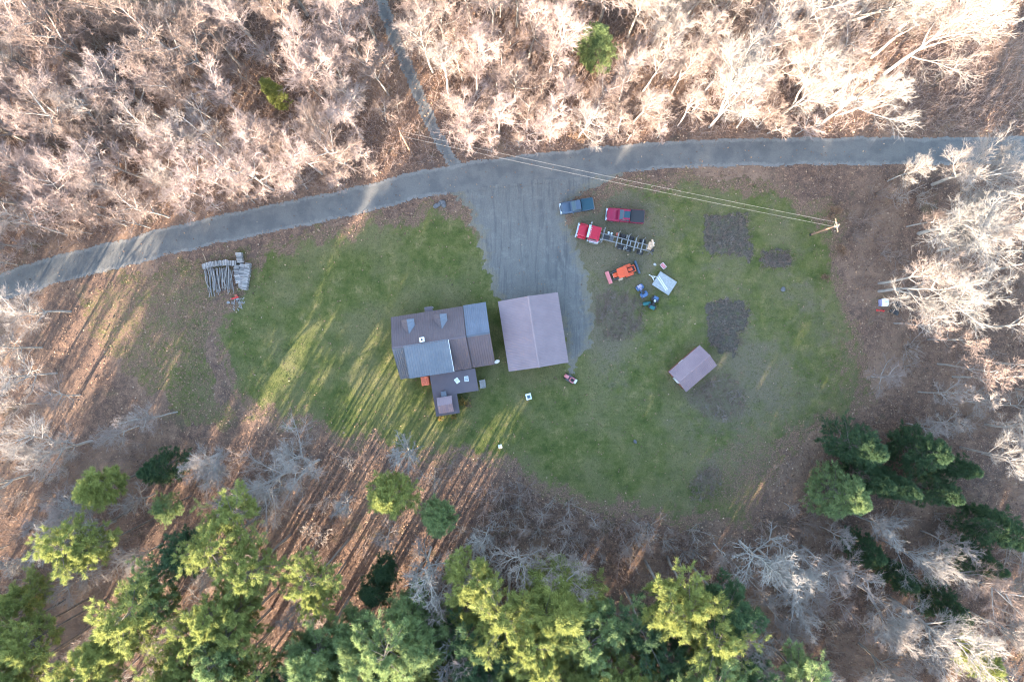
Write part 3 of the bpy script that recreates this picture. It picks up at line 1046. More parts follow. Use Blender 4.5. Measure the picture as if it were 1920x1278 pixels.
    # --- evergreens
    pines = [
        (190, 912, "soft", 0, 18, "needle_yellow", "yellow-green pine standing leftmost in the lower left"),
        (312, 952, "soft", 1, 10.5, "needle_soft", "soft green pine right of the leftmost one"),
        (282, 880, "dark", 0, 12, "needle_dark", "dark shaded pine behind the soft green one at lower left"),
        (455, 958, "ragged", 0, 19, None, "yellow-green ragged pine below the left grey bare trees"),
        (352, 1030, "ragged", 1, 18, "needle_dark", "dark green pine below the soft green one"),
        (408, 1022, "ragged", 2, 21, None, "sunlit pine between two darker pines at lower left"),
        (476, 1062, "ragged", 3, 21, None, "sunlit pine at the edge of the striped sunny gap"),
        (40, 1122, "soft", 2, 17, "needle_yellow", "sunlit pine at the left edge below the wide grey bare tree"),
        (725, 932, "soft", 3, 18, "needle_yellow", "lone bright yellow-green pine below the house porch"),
        (820, 972, "soft", 0, 16, "needle_soft", "shaded green pine right of the lone yellow-green one"),
        (882, 1072, "ragged", 4, 21, None, "tall yellow pine standing alone below the shaded green one"),
        (722, 1062, "soft", 2, 12, "needle_dark", "dark pine left of the tall yellow one"),  # darker needles carry the shade this pine stands in
        (696, 1108, "soft", 3, 13, "needle_dark", "second dark pine left of the tall yellow one"),  # shade put into the needle colour here too
        (775, 1158, "soft", 1, 20, None, "feathery light green pine, right one of the pair below the sunny gap"),
        (665, 1190, "soft", 0, 20, None, "feathery light green pine, left one of the pair below the sunny gap"),
        (570, 1232, "soft", 2, 20, None, "feathery pine at the bottom edge left of the light pair"),
        (632, 1258, "soft", 3, 18, "needle_yellow", "yellowish feathery pine at the bottom edge under the light pair"),
        (930, 1240, "soft", 3, 19, None, "feathery light green pine at the bottom edge, right of the light pair"),
        (815, 1250, "dark", 1, 15, None, "dark green pine at the bottom edge between the feathery ones"),
        (1625, 848, "dark", 0, 16, None, "upper tree of the dense dark evergreen clump right of the lawn"),
        (1598, 938, "dark", 1, 16, "needle_soft", "left tree of the dense evergreen clump, lit on one side"),
        (1690, 915, "dark", 2, 14, None, "right tree of the dense dark evergreen clump"),
        (1648, 905, "dark", 3, 13, None, "middle tree of the dense dark evergreen clump"),
        (1750, 850, "dark", 3, 15, None, "near black shaded evergreen right of the dense clump"),
        (1775, 930, "dark", 0, 13, None, "shaded evergreen below the near black one"),
        (1812, 880, "dark", 2, 12, None, "shaded evergreen among bare trees near the right edge"),
        (1905, 1000, "dark", 1, 16, None, "dark evergreen cut by the right edge"),
        (1825, 1232, "soft", 3, 16, "needle_yellow", "sunlit yellow-green evergreen in the lower right corner"),
        (1790, 1150, "dark", 2, 13, None, "dark evergreen above the sunlit one in the lower right corner"),
        (1495, 1242, "soft", 2, 12, "needle_soft", "small lit evergreen at the bottom edge, right of the pine belt"),
        (1640, 1040, "dark", 1, 11, None, "low dark evergreen under the grey forked bare tree"),
        (1700, 1090, "dark", 3, 11, None, "low dark evergreen behind the big round bare tree"),
        (1860, 1060, "dark", 0, 12, None, "dark evergreen right of the brown-tipped bare tree"),
        (1120, 72, "dark", 1, 13, "needle_soft", "single small green pine in the bare wood above the road"),
        (505, 165, "dark", 2, 9, "needle_yellow", "single faded green pine in the upper left wood"),
    ]
    for u, v, k, i, h, mt, lab in pines:
        hand(u, v, k, i, h, lab, 1.1, base=False, name="pine_tree", mat=mt, clear=9.0 if v < 200 else 3.0)


hand_trees()


# ---------------------------------------------------------------- woods: scattered trees with ranked labels
_ONES = ["", "first", "second", "third", "fourth", "fifth", "sixth", "seventh", "eighth", "ninth", "tenth", "eleventh", "twelfth", "thirteenth", "fourteenth",
         "fifteenth", "sixteenth", "seventeenth", "eighteenth", "nineteenth", "twentieth"]


def ordinal(n):
    if n <= 20:
        return _ONES[n]
    t, o = divmod(n, 10)
    if o == 0:
        return {3: "thirtieth", 4: "fortieth", 5: "fiftieth"}[t]
    return {2: "twenty", 3: "thirty", 4: "forty", 5: "fifty"}[t] + "-" + _ONES[o]


def scatter(n, x0, x1, y0, y1, gap, ok, tries=9000):
    """up to n free places in a pixel rectangle; ok takes arrays u, v and the fields there"""
    r = np.random.default_rng(abs(int(x0 * 7 + y0 * 13 + n)))
    u, v = r.uniform(x0, x1, tries), r.uniform(y0, y1, tries)
    x, y = (u - 960.0) / PPM, -(v - 639.0) / PPM
    k = ok(u, v, x, y)
    out = []
    pos = np.array([(a, b, c) for a, b, c in USED])
    for a, b, c, d in zip(u[k], v[k], x[k], y[k]):
        if len(out) >= n:
            break
        if ((pos[:, 0] - c) ** 2 + (pos[:, 1] - d) ** 2 > (pos[:, 2] + gap) ** 2 * 0.25).all():
            pos = np.vstack([pos, (c, d, gap)])
            USED.append((c, d, gap))
            out.append((float(a), float(b), float(c), float(d)))
    return out


def above_road(x, y, m=1.6):
    yr = np.interp(x, ROAD[:, 0], ROAD[:, 1])
    ok = (y > yr + 2.2 + m) & (fields(x, y)[4] < -m * 0.7)
    for k in (1.05, 1.1, 1.16, 1.2):
        ok &= seg_dist(x * k, y * k, TRACK) > 2.5 + 8.0 * (k - 1.03) * (m > 1)
    return ok


def off(x, y, lawn=1.5, road=2.0):
    f = fields(x, y)
    return (f[0] < -lawn) & (f[3] < -road)


TOPCOLS = [(-60, 75, "at the left edge"), (75, 150, "near the left edge"), (150, 300, "above the road's left end"), (300, 440, "above the log pile"), (440, 580, "above the left lawn"),
           (580, 720, "left of the forest track"), (720, 900, "beside the forest track"), (900, 1060, "above the driveway mouth"),
           (1060, 1220, "above the parked trucks"), (1220, 1400, "above the garden beds"), (1400, 1990, "near the big right-hand trees")]


def top_wood():
    kinds = [("tall", i) for i in range(7)] + [("tall", 1), ("tall", 3), ("broad", 1), ("broad", 3)]
    r = random.Random(11)
    pts = scatter(225, -40, 1500, -50, 520, 3.9, lambda u, v, x, y: above_road(x, y, 1.3))
    pts += scatter(10, 1500, 1930, -40, 60, 5.0, lambda u, v, x, y: above_road(x, y, 1.3))
    cols = {}
    for p in pts:
        for a, b, nm in TOPCOLS:
            if a <= p[0] < b:
                cols.setdefault(nm, []).append(p)
    for nm, lst in cols.items():
        lst.sort(key=lambda p: -p[1])
        for k, (u, v, x, y) in enumerate(lst):
            o = ordinal(k + 1)
            where = "nearest the road" if k == 0 else f"{o} from the road"
            plant("bare_tree", r.choice(kinds), x, y, min(22.5, max(11.5, 12.5 + 0.21 * (y - float(np.interp(x, ROAD[:, 0], ROAD[:, 1]))) + r.uniform(-2.0, 3.0))), f"bare tree of the wood {nm}, {where}", "tree",
                  "bare trees of the wood above the road", r.uniform(0.95, 1.3), (r.gauss(0, 0.04), r.gauss(0, 0.04)),
                  r.choice(("twig_pink", "twig_pink", "twig_grey", "twig_brown") if u < 1150 else ("twig_grey", "twig_pink", None)))
    # understory
    pts = scatter(190, -20, 1930, -20, 520, 1.6, lambda u, v, x, y: above_road(x, y, 0.4) & ((u < 1560) | (v < 30)))
    cols = {}
    for p in pts:
        for a, b, nm in TOPCOLS:
            if a <= p[0] < b:
                cols.setdefault(nm, []).append(p)
    for nm, lst in cols.items():
        lst.sort(key=lambda p: -p[1])
        for k, (u, v, x, y) in enumerate(lst):
            o = ordinal(k + 1)
            where = "nearest the road" if k == 0 else f"{o} from the road"
            plant("bare_sapling", ("slim", r.randrange(4)), x, y, r.uniform(5, 10.5), f"thin bare sapling {nm}, {where}", "sapling",
                  "saplings under the wood above the road", r.uniform(1.1, 1.8), (r.gauss(0, 0.05), r.gauss(0, 0.05)), r.choice(("twig_pink", "twig_brown")))


top_wood()


def shade_s(u, v):
    """place across the sun's direction, in pixels: what stands in one line with the sun has one value"""
    return 0.866 * u + 0.5 * v


def ranked(pts, name, kinds, hr, phrase, cat_, group, r, spread=(0.9, 1.15), key=None, mats=(None,)):
    pts = sorted(pts, key=key or (lambda p: p[0]))
    for k, (u, v, x, y) in enumerate(pts):
        o = "leftmost" if k == 0 else ordinal(k + 1) + " from the left"
        kd = r.choice(kinds)
        plant(name, kd, x, y, r.uniform(*hr), phrase.format(o), cat_, group, r.uniform(*spread), (r.gauss(0, 0.03), r.gauss(0, 0.03)), r.choice(mats))


def side_woods():
    r = random.Random(5)
    tall = [("tall", i) for i in range(7)]
    slim = [("slim", i) for i in range(4)]
    rag = [("ragged", i) for i in range(5)]
    # right wood
    for (x0, x1, y0, y1, n, ph) in [(1660, 1930, 330, 560, 9, "thin bare tree among the leaves right of the white tub, {}"),
                                    (1690, 1930, 560, 820, 12, "thin shaded bare tree in the right wood above the evergreens, {}"),
                                    (1540, 1930, 960, 1278, 16, "thin bare tree in the lower right wood, {}"),
                                    (1290, 1540, 985, 1130, 9, "thin bare tree in the brush under the lawn's right corner, {}")]:
        pts = scatter(n, x0, x1, y0, y1, 3.2, lambda u, v, x, y: off(x, y))
        ranked(pts, "bare_tree", slim + tall[:2], (8, 13), ph, "tree", "thin bare trees of the right wood", r, (1.0, 1.5), mats=("twig_pale", "twig_grey"))
    # left wood
    for (x0, x1, y0, y1, n, ph) in [(-60, 110, 560, 760, 5, "bare tree by the left edge below the road, {}"),
                                    (-60, 330, 790, 1060, 9, "thin bare tree in the left wood beside the pines, {}")]:
        pts = scatter(n, x0, x1, y0, y1, 4.0, lambda u, v, x, y: off(x, y, 2.0))
        ranked(pts, "bare_tree", slim + tall, (9, 14), ph, "tree", "thin bare trees of the left wood", r, (1.0, 1.4), mats=("twig_pale", "twig_grey"))
    # under the lawn
    pts = scatter(4, 440, 760, 890, 1060, 3.2, lambda u, v, x, y: off(x, y) & ~((shade_s(u, v) > 950) & (shade_s(u, v) < 1120)))
    ranked(pts, "bare_tree", slim, (6, 10), "small grey bare tree in the strip below the sunlit lawn, {}", "tree", "small bare trees below the lawn", r, (1.2, 1.6), mats=("twig_grey",))
    pts = scatter(14, 930, 1300, 925, 1040, 2.6, lambda u, v, x, y: off(x, y, 0.8))
    ranked(pts, "bare_sapling", slim, (3.5, 6.5), "bare sapling in the brown brush below the lawn's middle, {}", "sapling", "saplings below the lawn", r, (1.2, 1.7))
    # pine belt, left and right of the sunny gap
    pts = scatter(36, -20, 560, 1000, 1275, 2.8, lambda u, v, x, y: (v > 1150 - 0.28 * u) & (shade_s(u, v) < 1075) & ~((shade_s(u, v) > 755) & (shade_s(u, v) < 832)) & ~((shade_s(u, v) > 878) & (shade_s(u, v) < 942)))
    ranked(pts, "pine_tree", rag, (20.5, 24), "yellow-green pine in the lower left belt, {}", "tree", "pines of the lower left belt", r, (0.9, 1.15),
           mats=("needle_yellow", "needle_yellow", "needle_soft"))
    pts = scatter(20, 500, 960, 1110, 1275, 2.6, lambda u, v, x, y: (shade_s(u, v) > 1035) & ((u > 560) | (v > 1200)))
    ranked(pts, "pine_tree", rag + [("soft", 0), ("soft", 2)], (20.5, 24), "green pine in the bottom middle, {}", "tree", "pines of the bottom middle", r, (1.0, 1.35),
           mats=("needle_soft", "needle_yellow", "needle_soft", "needle_dark"))
    pts = scatter(34, 940, 1440, 1010, 1270, 3.2, lambda u, v, x, y: v > 1010 + abs(u - 1180) * 0.12)
    pts.sort(key=lambda p: p[1])
    ranked(pts[:17], "pine_tree", rag + rag + [("dark", 1)], (20, 24), "pine in the upper rows of the belt below the right lawn, {}", "tree", "pines below the right lawn", r, (0.95, 1.2),
           mats=("needle_yellow", "needle_dark", "needle_soft", "needle_yellow"))
    ranked(pts[17:], "pine_tree", rag + rag + [("dark", 1)], (21, 25), "pine in the lowest rows of the belt below the right lawn, {}", "tree", "pines below the right lawn", r, (0.95, 1.2),
           mats=("needle_yellow", "needle_dark", "needle_soft", "needle_yellow"))

    pts = scatter(5, 250, 560, 930, 1110, 2.6, lambda u, v, x, y: off(x, y, 3.0) & (v > 900 + 0.12 * u) & ~((shade_s(u, v) > 765) & (shade_s(u, v) < 825)) & ~((shade_s(u, v) > 888) & (shade_s(u, v) < 935)))
    ranked(pts, "pine_tree", rag, (18, 22), "ragged yellow-green pine above the lower left belt, {}", "tree", "ragged pines above the left belt", r, (0.8, 1.05), mats=("needle_yellow", "needle_soft", "needle_yellow", "needle_dark"))
    pts = scatter(3, 640, 900, 1010, 1120, 2.6, lambda u, v, x, y: off(x, y, 3.0))
    ranked(pts, "pine_tree", rag, (18, 22), "ragged pine below the lone yellow-green one, {}", "tree", "ragged pines below the lone one", r, (0.75, 1.0), mats=("needle_yellow", "needle_soft"))
    pts = scatter(16, -20, 640, 930, 1275, 1.8, lambda u, v, x, y: off(x, y, 3.0))
    ranked(pts, "bare_tree", slim + tall[:3], (9, 15), "bare tree among the lower left pines, {}", "tree", "bare trees among the left pines", r, (1.2, 1.7), mats=("twig_pale", "twig_grey"))
    pts = scatter(26, 800, 1460, 985, 1275, 1.8, lambda u, v, x, y: off(x, y))
    ranked(pts, "bare_tree", slim + tall[:3], (10, 19), "bare tree among the right pines of the belt, {}", "tree", "bare trees among the right pines", r, (1.0, 1.4), mats=("twig_pale", "twig_grey"))

    # the wood goes on beyond the picture towards the sun
    def dens(u, v, x, y):
        q = np.random.default_rng(77).uniform(0, 1, len(u))
        s = shade_s(u, v)
        p = np.full(len(u), 0.9)
        p[(s > 330) & (s < 520)] = 0.05
        p[(s > 640) & (s < 740)] = 0.3
        p[(s > 740) & (s < 1240)] = 0.03
        return q < p
    out = scatter(120, -620, 1500, 1290, 2050, 5.0, dens)
    out += scatter(30, -760, -60, 560, 1290, 5.5, dens)
    out += scatter(26, 1500, 1990, 1290, 1700, 5.0, lambda u, v, x, y: u > 0)
    for u, v, x, y in out:
        gap = 740 < shade_s(u, v) < 1240
        k = r.choice(rag + [("soft", 1), ("soft", 3)]) if (v > 1280 and r.random() < (0.0 if gap else 0.75)) else r.choice(tall)
        nm = "bare_tree" if k[0] == "tall" else "pine_tree"
        plant(nm, k, x, y, r.uniform(17, 22.5), "%s of the wood that goes on beyond the picture's %s edge" % ("bare tree" if nm == "bare_tree" else "pine", "left" if u < -60 and v < 1290 else "lower"), "tree",
              "wood beyond the picture", 1.0, (r.gauss(0, 0.02), r.gauss(0, 0.02)))
    # thickets of bare bushes along the lawn's lower edge and in the lower right wood
    bush = [("bush", i) for i in range(4)]
    for (x0, x1, y0, y1, n, ph, g) in [(930, 1320, 905, 1040, 34, "bare grey bush in the thicket below the lawn's middle, {}", "bushes below the lawn's middle"),
                                       (400, 920, 840, 1060, 26, "bare grey bush in the strip below the sunlit lawn, {}", "bushes below the sunlit lawn"),
                                       (1330, 1560, 930, 1200, 26, "bare brown bush below the lawn's right corner, {}", "bushes below the right corner"),
                                       (1540, 1930, 960, 1275, 30, "bare grey bush in the lower right wood, {}", "bushes of the lower right wood"),
                                       (1640, 1930, 340, 800, 22, "bare grey bush under the right-hand trees, {}", "bushes under the right trees"),
                                       (-20, 330, 780, 1090, 20, "bare grey bush in the left wood, {}", "bushes of the left wood")]:
        pts = scatter(n, x0, x1, y0, y1, 1.7, lambda u, v, x, y: off(x, y, 0.6, 2.0))
        ranked(pts, "bush", bush, (2.2, 4.2), ph, "bush", g, r, (1.1, 1.6), mats=("twig_grey", "twig_pale", None))
    for (pts_i, n, ph, g) in [(3, 16, "dead brown weed clump in the rough patch by the tractor, {}", "weeds by the tractor"),
                              (4, 14, "dead brown weed clump below the small shed, {}", "weeds below the shed"),
                              (1, 9, "dead stalk clump on the dark bed above the small shed, {}", "stalks above the shed"),
                              (0, 8, "dead stalk clump on the square bed, {}", "stalks on the square bed"),
                              (5, 8, "low twig heap piece at the lawn's lower right, {}", "twigs at the lower right")]:
        poly = BEDS[pts_i][1]
        lo, hi = poly.min(0), poly.max(0)
        pts = scatter(n, 960 + lo[0] * PPM, 960 + hi[0] * PPM, 639 - hi[1] * PPM, 639 - lo[1] * PPM, 0.8, lambda u, v, x, y: inside(x, y, poly))
        ranked(pts, "dead_weed", bush, (0.5, 1.0), ph, "weed", g, r, (1.6, 2.6), mats=("twig_brown", "twig_grey"))
    for u, v, k, i, h, lab, nm in [
            (868, 752, "leafbush", 0, 1.6, "yellow-leaved bush in the corner of the brown porch", "leaf_gold"),
            (878, 757, "leafbush", 1, 1.1, "reddish low bush beside the yellow-leaved one at the porch", "leaf_rust"),
            (828, 781, "leafbush", 2, 0.9, "low yellowish bush under the porch gable", "leaf_gold"),
            (852, 780, "leafbush", 3, 0.9, "second low yellowish bush under the porch gable", "leaf_gold"),
            (1085, 262, "leafbush", 1, 2.8, "rusty-leaved bush by the road above the driveway", "leaf_rust"),
            (1035, 258, "leafbush", 2, 2.4, "pale orange bush by the road left of the rusty one", "leaf_rust"),
            (1556, 402, "leafbush", 3, 2.2, "orange-tipped bush beside the utility pole", "leaf_rust"),
            (1572, 470, "leafbush", 0, 1.8, "rust-red bush at the lawn's right edge below the pole", "leaf_rust"),
            (1546, 522, "leafbush", 2, 1.3, "small reddish bush on the right lawn", "leaf_rust"),
            (1590, 410, "bush", 0, 3.2, "bare brown thicket bush right of the utility pole", None),
            (1600, 440, "bush", 1, 3.0, "bare brown thicket bush below right of the utility pole", None),
            (1618, 415, "bush", 2, 3.4, "tall bare thicket bush farther right of the utility pole", None),
            (1640, 450, "bush", 3, 3.0, "bare thicket bush between the pole and the big right trees", None)]:
        x, y = P(u, v)[:2]
        plant("bush", (k, i), x, y, h, lab, "bush", None, 1.2, mat=nm)


side_woods()
# ---------------------------------------------------------------- buildings
def ribbed(name, parent, mat, e0, e1, r1, r0, pitch=0.3, rib=0.035, t=0.05):
    """metal roof slope: e0-e1 along the eave, r0-r1 along the ridge, ribs run up the slope"""
    e0, e1, r1, r0 = (Vector(p) for p in (e0, e1, r1, r0))
    n = ((e1 - e0).cross(r0 - e0)).normalized()
    if n.z < 0:
        n = -n
    L = (e1 - e0).length
    k = max(2, int(round(L / pitch)))
    prof = []
    for i in range(k):
        for f, h in ((0.0, rib), (0.16, rib), (0.24, 0.0), (0.9, 0.0)):
            prof.append(((i + f) / k, h))
    prof.append((1.0, rib))
    V = []
    for f, h in prof:
        V.append(tuple(e0.lerp(e1, f) + n * (h + t)))
        V.append(tuple(r0.lerp(r1, f) + n * (h + t)))
        V.append(tuple(e0.lerp(e1, f)))
        V.append(tuple(r0.lerp(r1, f)))
    F = []
    m = len(prof)
    for i in range(m - 1):
        a, b = 4 * i, 4 * (i + 1)
        F += [(a, b, b + 1, a + 1), (a + 2, a + 3, b + 3, b + 2), (a, a + 2, b + 2, b), (a + 1, b + 1, b + 3, a + 3)]
    F += [(0, 1, 3, 2), (4 * m - 4, 4 * m - 2, 4 * m - 1, 4 * m - 3)]
    return poly_obj(name, parent, mat, V, F)


def window(parent, c, w, h, axis, out, mat="glass"):
    """axis 'x': wall runs along x and faces y*out; axis 'y': wall runs along y and faces x*out"""
    f = 0.07
    fr = []
    def bb(du, dz, su, sz, d):
        if axis == 'x':
            return ((c[0] + du, c[1] + out * d, c[2] + dz), (su, 0.05, sz))
        return ((c[0] + out * d, c[1] + du, c[2] + dz), (0.05, su, sz))
    for du, dz, su, sz in ((0, h / 2, w + f, f), (0, -h / 2, w + f, f), (-w / 2, 0, f, h - f), (w / 2, 0, f, h - f), (0, 0, 0.04, h - f)):
        fr.append(bb(du, dz, su, sz, 0.03))
    fo = boxes("window", parent, "white_paint", fr, 0.004)
    p = bb(0, 0, w - f, h - f, 0.012)
    box("pane", fo, mat, p[0], (p[1][0] if axis == 'x' else 0.02, 0.02 if axis == 'x' else p[1][1], p[1][2]), 0)
    return fo


def prism_x(name, parent, mat, x0, x1, prof):
    """profile in (y,z) extruded from x0 to x1"""
    n = len(prof)
    V = [(x0, y, z) for y, z in prof] + [(x1, y, z) for y, z in prof]
    F = [tuple(range(n)), tuple(range(2 * n - 1, n - 1, -1))] + [(i, (i + 1) % n, n + (i + 1) % n, n + i) for i in range(n)]
    return poly_obj(name, parent, mat, V, F)


def gable_building(root, L, Wd, eave, ridge, oh, roof_a, roof_b, wall, pitch):
    """ridge along local x, centred on the root; eaves overhang oh"""
    w2, l2 = Wd / 2 - oh, L / 2 - oh
    k = (ridge - eave) / (Wd / 2)
    prism_x("wall", root, wall, -l2, l2, [(-w2, 0), (-w2, eave + k * oh - 0.04), (0, ridge - 0.06), (w2, eave + k * oh - 0.04), (w2, 0)])
    ribbed("roof_slope", root, roof_a, (-L / 2, Wd / 2, eave), (L / 2, Wd / 2, eave), (L / 2, 0.004, ridge), (-L / 2, 0.004, ridge), pitch)
    ribbed("roof_slope", root, roof_b, (-L / 2, -Wd / 2, eave), (L / 2, -Wd / 2, eave), (L / 2, -0.004, ridge), (-L / 2, -0.004, ridge), pitch)
    s = math.atan(k)
    V = []
    for x in (-L / 2 - 0.03, L / 2 + 0.03):
        V += [(x, -0.17, ridge + 0.10 - 0.17 * k), (x, 0, ridge + 0.13), (x, 0.17, ridge + 0.10 - 0.17 * k), (x, 0, ridge + 0.05)]
    poly_obj("ridge_cap", root, roof_b, V, [(0, 1, 5, 4), (1, 2, 6, 5), (2, 3, 7, 6), (3, 0, 4, 7), (0, 3, 2, 1), (4, 5, 6, 7)])
    for sx in (-1, 1):
        for sy in (-1, 1):
            v = [(sx * (L / 2 - 0.02), sy * Wd / 2, eave - 0.14), (sx * (L / 2 - 0.02), 0, ridge - 0.14), (sx * (L / 2 - 0.02), 0, ridge - 0.01), (sx * (L / 2 - 0.02), sy * Wd / 2, eave - 0.01)]
            v2 = [(p[0] - sx * 0.04, p[1], p[2]) for p in v]
            poly_obj("barge_board", root, "trim", v + v2, [(0, 1, 2, 3), (7, 6, 5, 4), (0, 4, 5, 1), (1, 5, 6, 2), (2, 6, 7, 3), (3, 7, 4, 0)])
    return w2, l2


def build_house():
    o = P(733, 595, 3.2)
    h = thing("house", "rambling low house with patched brown and sky-tinted metal roofs beside the lilac garage", "house", (o[0], o[1], 0), R(8.8))
    RZ, EZ = 6.5, 3.2
    # walls
    prism_x("wall", h, "siding_brown", 0.35, 10.95, [(-0.4, 0), (-0.4, 3.42), (-4.65, 6.40), (-9.05, 3.35), (-9.05, 0)])
    prism_x("wall", h, "siding_brown", 10.96, 14.2, [(-0.42, 0), (-0.42, 3.2), (-4.65, 5.95), (-9.0, 3.15), (-9.0, 0)])
    prism_x("wall", h, "siding_tan", 1.95, 8.2, [(-4.75, 6.3), (-9.12, 5.22), (-9.12, 0), (-4.75, 2.8)])
    # main roof
    ribbed("roof_slope", h, "roof_brown", (0, 0, EZ), (11.0, 0, EZ), (11.0, -4.65, RZ), (0, -4.65, RZ), 0.34)
    ribbed("roof_slope", h, "roof_slate", (0, -9.45, EZ), (1.84, -9.45, EZ), (1.84, -4.66, RZ), (0, -4.66, RZ), 0.3)
    ribbed("roof_slope", h, "roof_brown", (8.28, -9.45, EZ), (11.0, -9.45, EZ), (11.0, -4.66, RZ), (8.28, -4.66, RZ), 0.34)
    tag(ribbed("roof_slope", h, "roof_grey", (1.72, -9.5, 5.28), (8.36, -9.5, 5.28), (8.36, -4.6, 6.62), (1.72, -4.6, 6.62), 0.36), "large pale grey-blue raised roof slope")
    slab_quad("barge_board", h, "white_paint", [(8.365, -9.5, 5.2), (8.365, -9.5, 5.36), (8.365, -4.7, 6.68), (8.365, -4.7, 6.52)], -0.05)
    box("ridge_cap", h, "roof_brown", (5.5, -4.655, RZ + 0.1), (11.0, 0.3, 0.08), 0.02)
    # east wing, a little lower
    ribbed("roof_slope", h, "roof_sky_tint", (11.06, 0.1, 2.98), (14.55, 0.1, 2.98), (14.55, -4.65, 6.1), (11.06, -4.65, 6.1), 0.3)  # upper slope carries the sky reflection in its colour
    ribbed("roof_slope", h, "roof_brown", (11.06, -9.4, 2.98), (14.55, -9.4, 2.98), (14.55, -4.66, 6.1), (11.06, -4.66, 6.1), 0.34)
    box("ridge_cap", h, "roof_slate", (12.8, -4.655, 6.2), (3.5, 0.28, 0.07), 0.02)
    # dormers on the upper slope
    k = (RZ - EZ) / 4.65
    for cx in (2.6, 7.55):
        w, ez, rz, y0 = 0.95, 4.55, 5.35, -0.75
        yr, ye = -(rz - EZ) / k, -(ez - EZ) / k
        d = prism_x("dormer", h, "siding_brown", cx - w + 0.06, cx + w - 0.06, [(y0 - 0.1, 3.5), (y0 - 0.1, ez), (ye, ez), (ye, 3.7)])
        ribbed("roof_slope", d, "roof_brown", (cx - w, y0, ez - 0.05), (cx - w, ye - 0.1, ez - 0.05), (cx, yr - 0.1, rz), (cx, y0, rz), 0.3, 0.03, 0.04)
        ribbed("roof_slope", d, "roof_sky_tint", (cx + w, y0, ez - 0.05), (cx + w, ye - 0.1, ez - 0.05), (cx + 0.002, yr - 0.1, rz), (cx + 0.002, y0, rz), 0.3, 0.03, 0.04)  # right slope painted with the sky's blue
        poly_obj("gable", d, "siding_brown", [(cx - w + 0.06, y0 - 0.1, ez), (cx + w - 0.06, y0 - 0.1, ez), (cx, y0 - 0.1, rz - 0.02), (cx - w + 0.06, y0 - 0.2, ez), (cx + w - 0.06, y0 - 0.2, ez), (cx, y0 - 0.2, rz - 0.02)],
                 [(0, 1, 2), (5, 4, 3), (0, 3, 4, 1), (1, 4, 5, 2), (2, 5, 3, 0)])
    # chimney
    ch = box("chimney", h, "concrete", (4.67, -4.12, 6.7), (0.58, 0.62, 1.5), 0.02)
    bm = join_bms([box_bm((4.67 + dx, -4.12 + dy, 7.5), (sx, sy, 0.12), 0.01) for dx, dy, sx, sy in ((-0.24, 0, 0.2, 0.68), (0.24, 0, 0.2, 0.68), (0, 0.24, 0.28, 0.2), (0, -0.24, 0.28, 0.2))])
    bm_obj("chimney_cap", bm, "white_paint", ch)
    box("flue", ch, "black", (4.67, -4.12, 7.46), (0.27, 0.27, 0.05), 0)
    # entry hood on the upper side
    box("entry_hood", h, "roof_brown", (5.75, 0.35, 2.55), (1.25, 0.9, 0.07), 0.02)
    for dx in (-0.5, 0.5):
        box("post", h, "trim", (5.75 + dx, 0.7, 1.26), (0.1, 0.1, 2.5), 0.01)
    dr = box("door", h, "white_paint", (5.75, -0.36, 1.05), (0.95, 0.06, 2.05), 0.01)
    box("handle", dr, "steel", (6.1, -0.3, 1.05), (0.05, 0.06, 0.14), 0.01)
    for x in (1.6, 3.6, 8.2, 9.8):
        window(h, (x, -0.4, 1.6), 0.9, 1.2, 'x', 1)
    for x in (3.0, 5.1, 7.2):
        window(h, (x, -9.12, 4.35), 1.1, 0.9, 'x', -1)
    for y in (-2.5, -6.6):
        window(h, (0.35, y, 1.6), 0.9, 1.2, 'y', -1)
        window(h, (14.2, y, 1.6), 0.9, 1.2, 'y', 1)
    # porch
    z = 2.5
    boxes("porch_wall", h, "siding_brown", [((7.9, -11.25, 1.19), (6.4, 2.9, 2.38)), ((6.2, -14.2, 1.17), (3.2, 2.96, 2.34))], 0)
    slab_quad("porch_roof", h, "roof_porch", [(4.4, -9.55, 2.78), (4.4, -13.0, 2.44), (11.4, -13.0, 2.44), (11.4, -9.55, 2.78)], 0.07)
    slab_quad("porch_roof", h, "roof_porch", [(4.4, -13.01, 2.43), (4.4, -15.95, 2.33), (8.05, -15.95, 2.33), (8.05, -13.01, 2.43)], 0.07)
    # little gable over the porch corner
    g = box("porch_gable", h, "siding_tan", (6.12, -14.3, 2.85), (1.9, 2.1, 0.95), 0)
    ribbed("roof_slope", g, "roof_shed", (5.0, -13.1, 3.28), (7.28, -13.1, 3.28), (7.28, -14.3, 3.95), (5.0, -14.3, 3.95), 0.28, 0.025, 0.04)
    ribbed("roof_slope", g, "roof_shed", (5.0, -15.5, 3.28), (7.28, -15.5, 3.28), (7.28, -14.305, 3.95), (5.0, -14.305, 3.95), 0.28, 0.025, 0.04)
    prism_x("gable_wall", g, "siding_tan", 5.2, 7.08, [(-13.3, 3.33), (-14.3, 3.9), (-15.3, 3.33)])
    vb = box("roof_vent", h, "roof_slate", (6.1, -12.72, 2.78), (0.72, 0.8, 0.5), 0.03)
    box("vent_cap", vb, "roof_slate", (6.1, -12.72, 3.06), (0.84, 0.92, 0.06), 0.02)
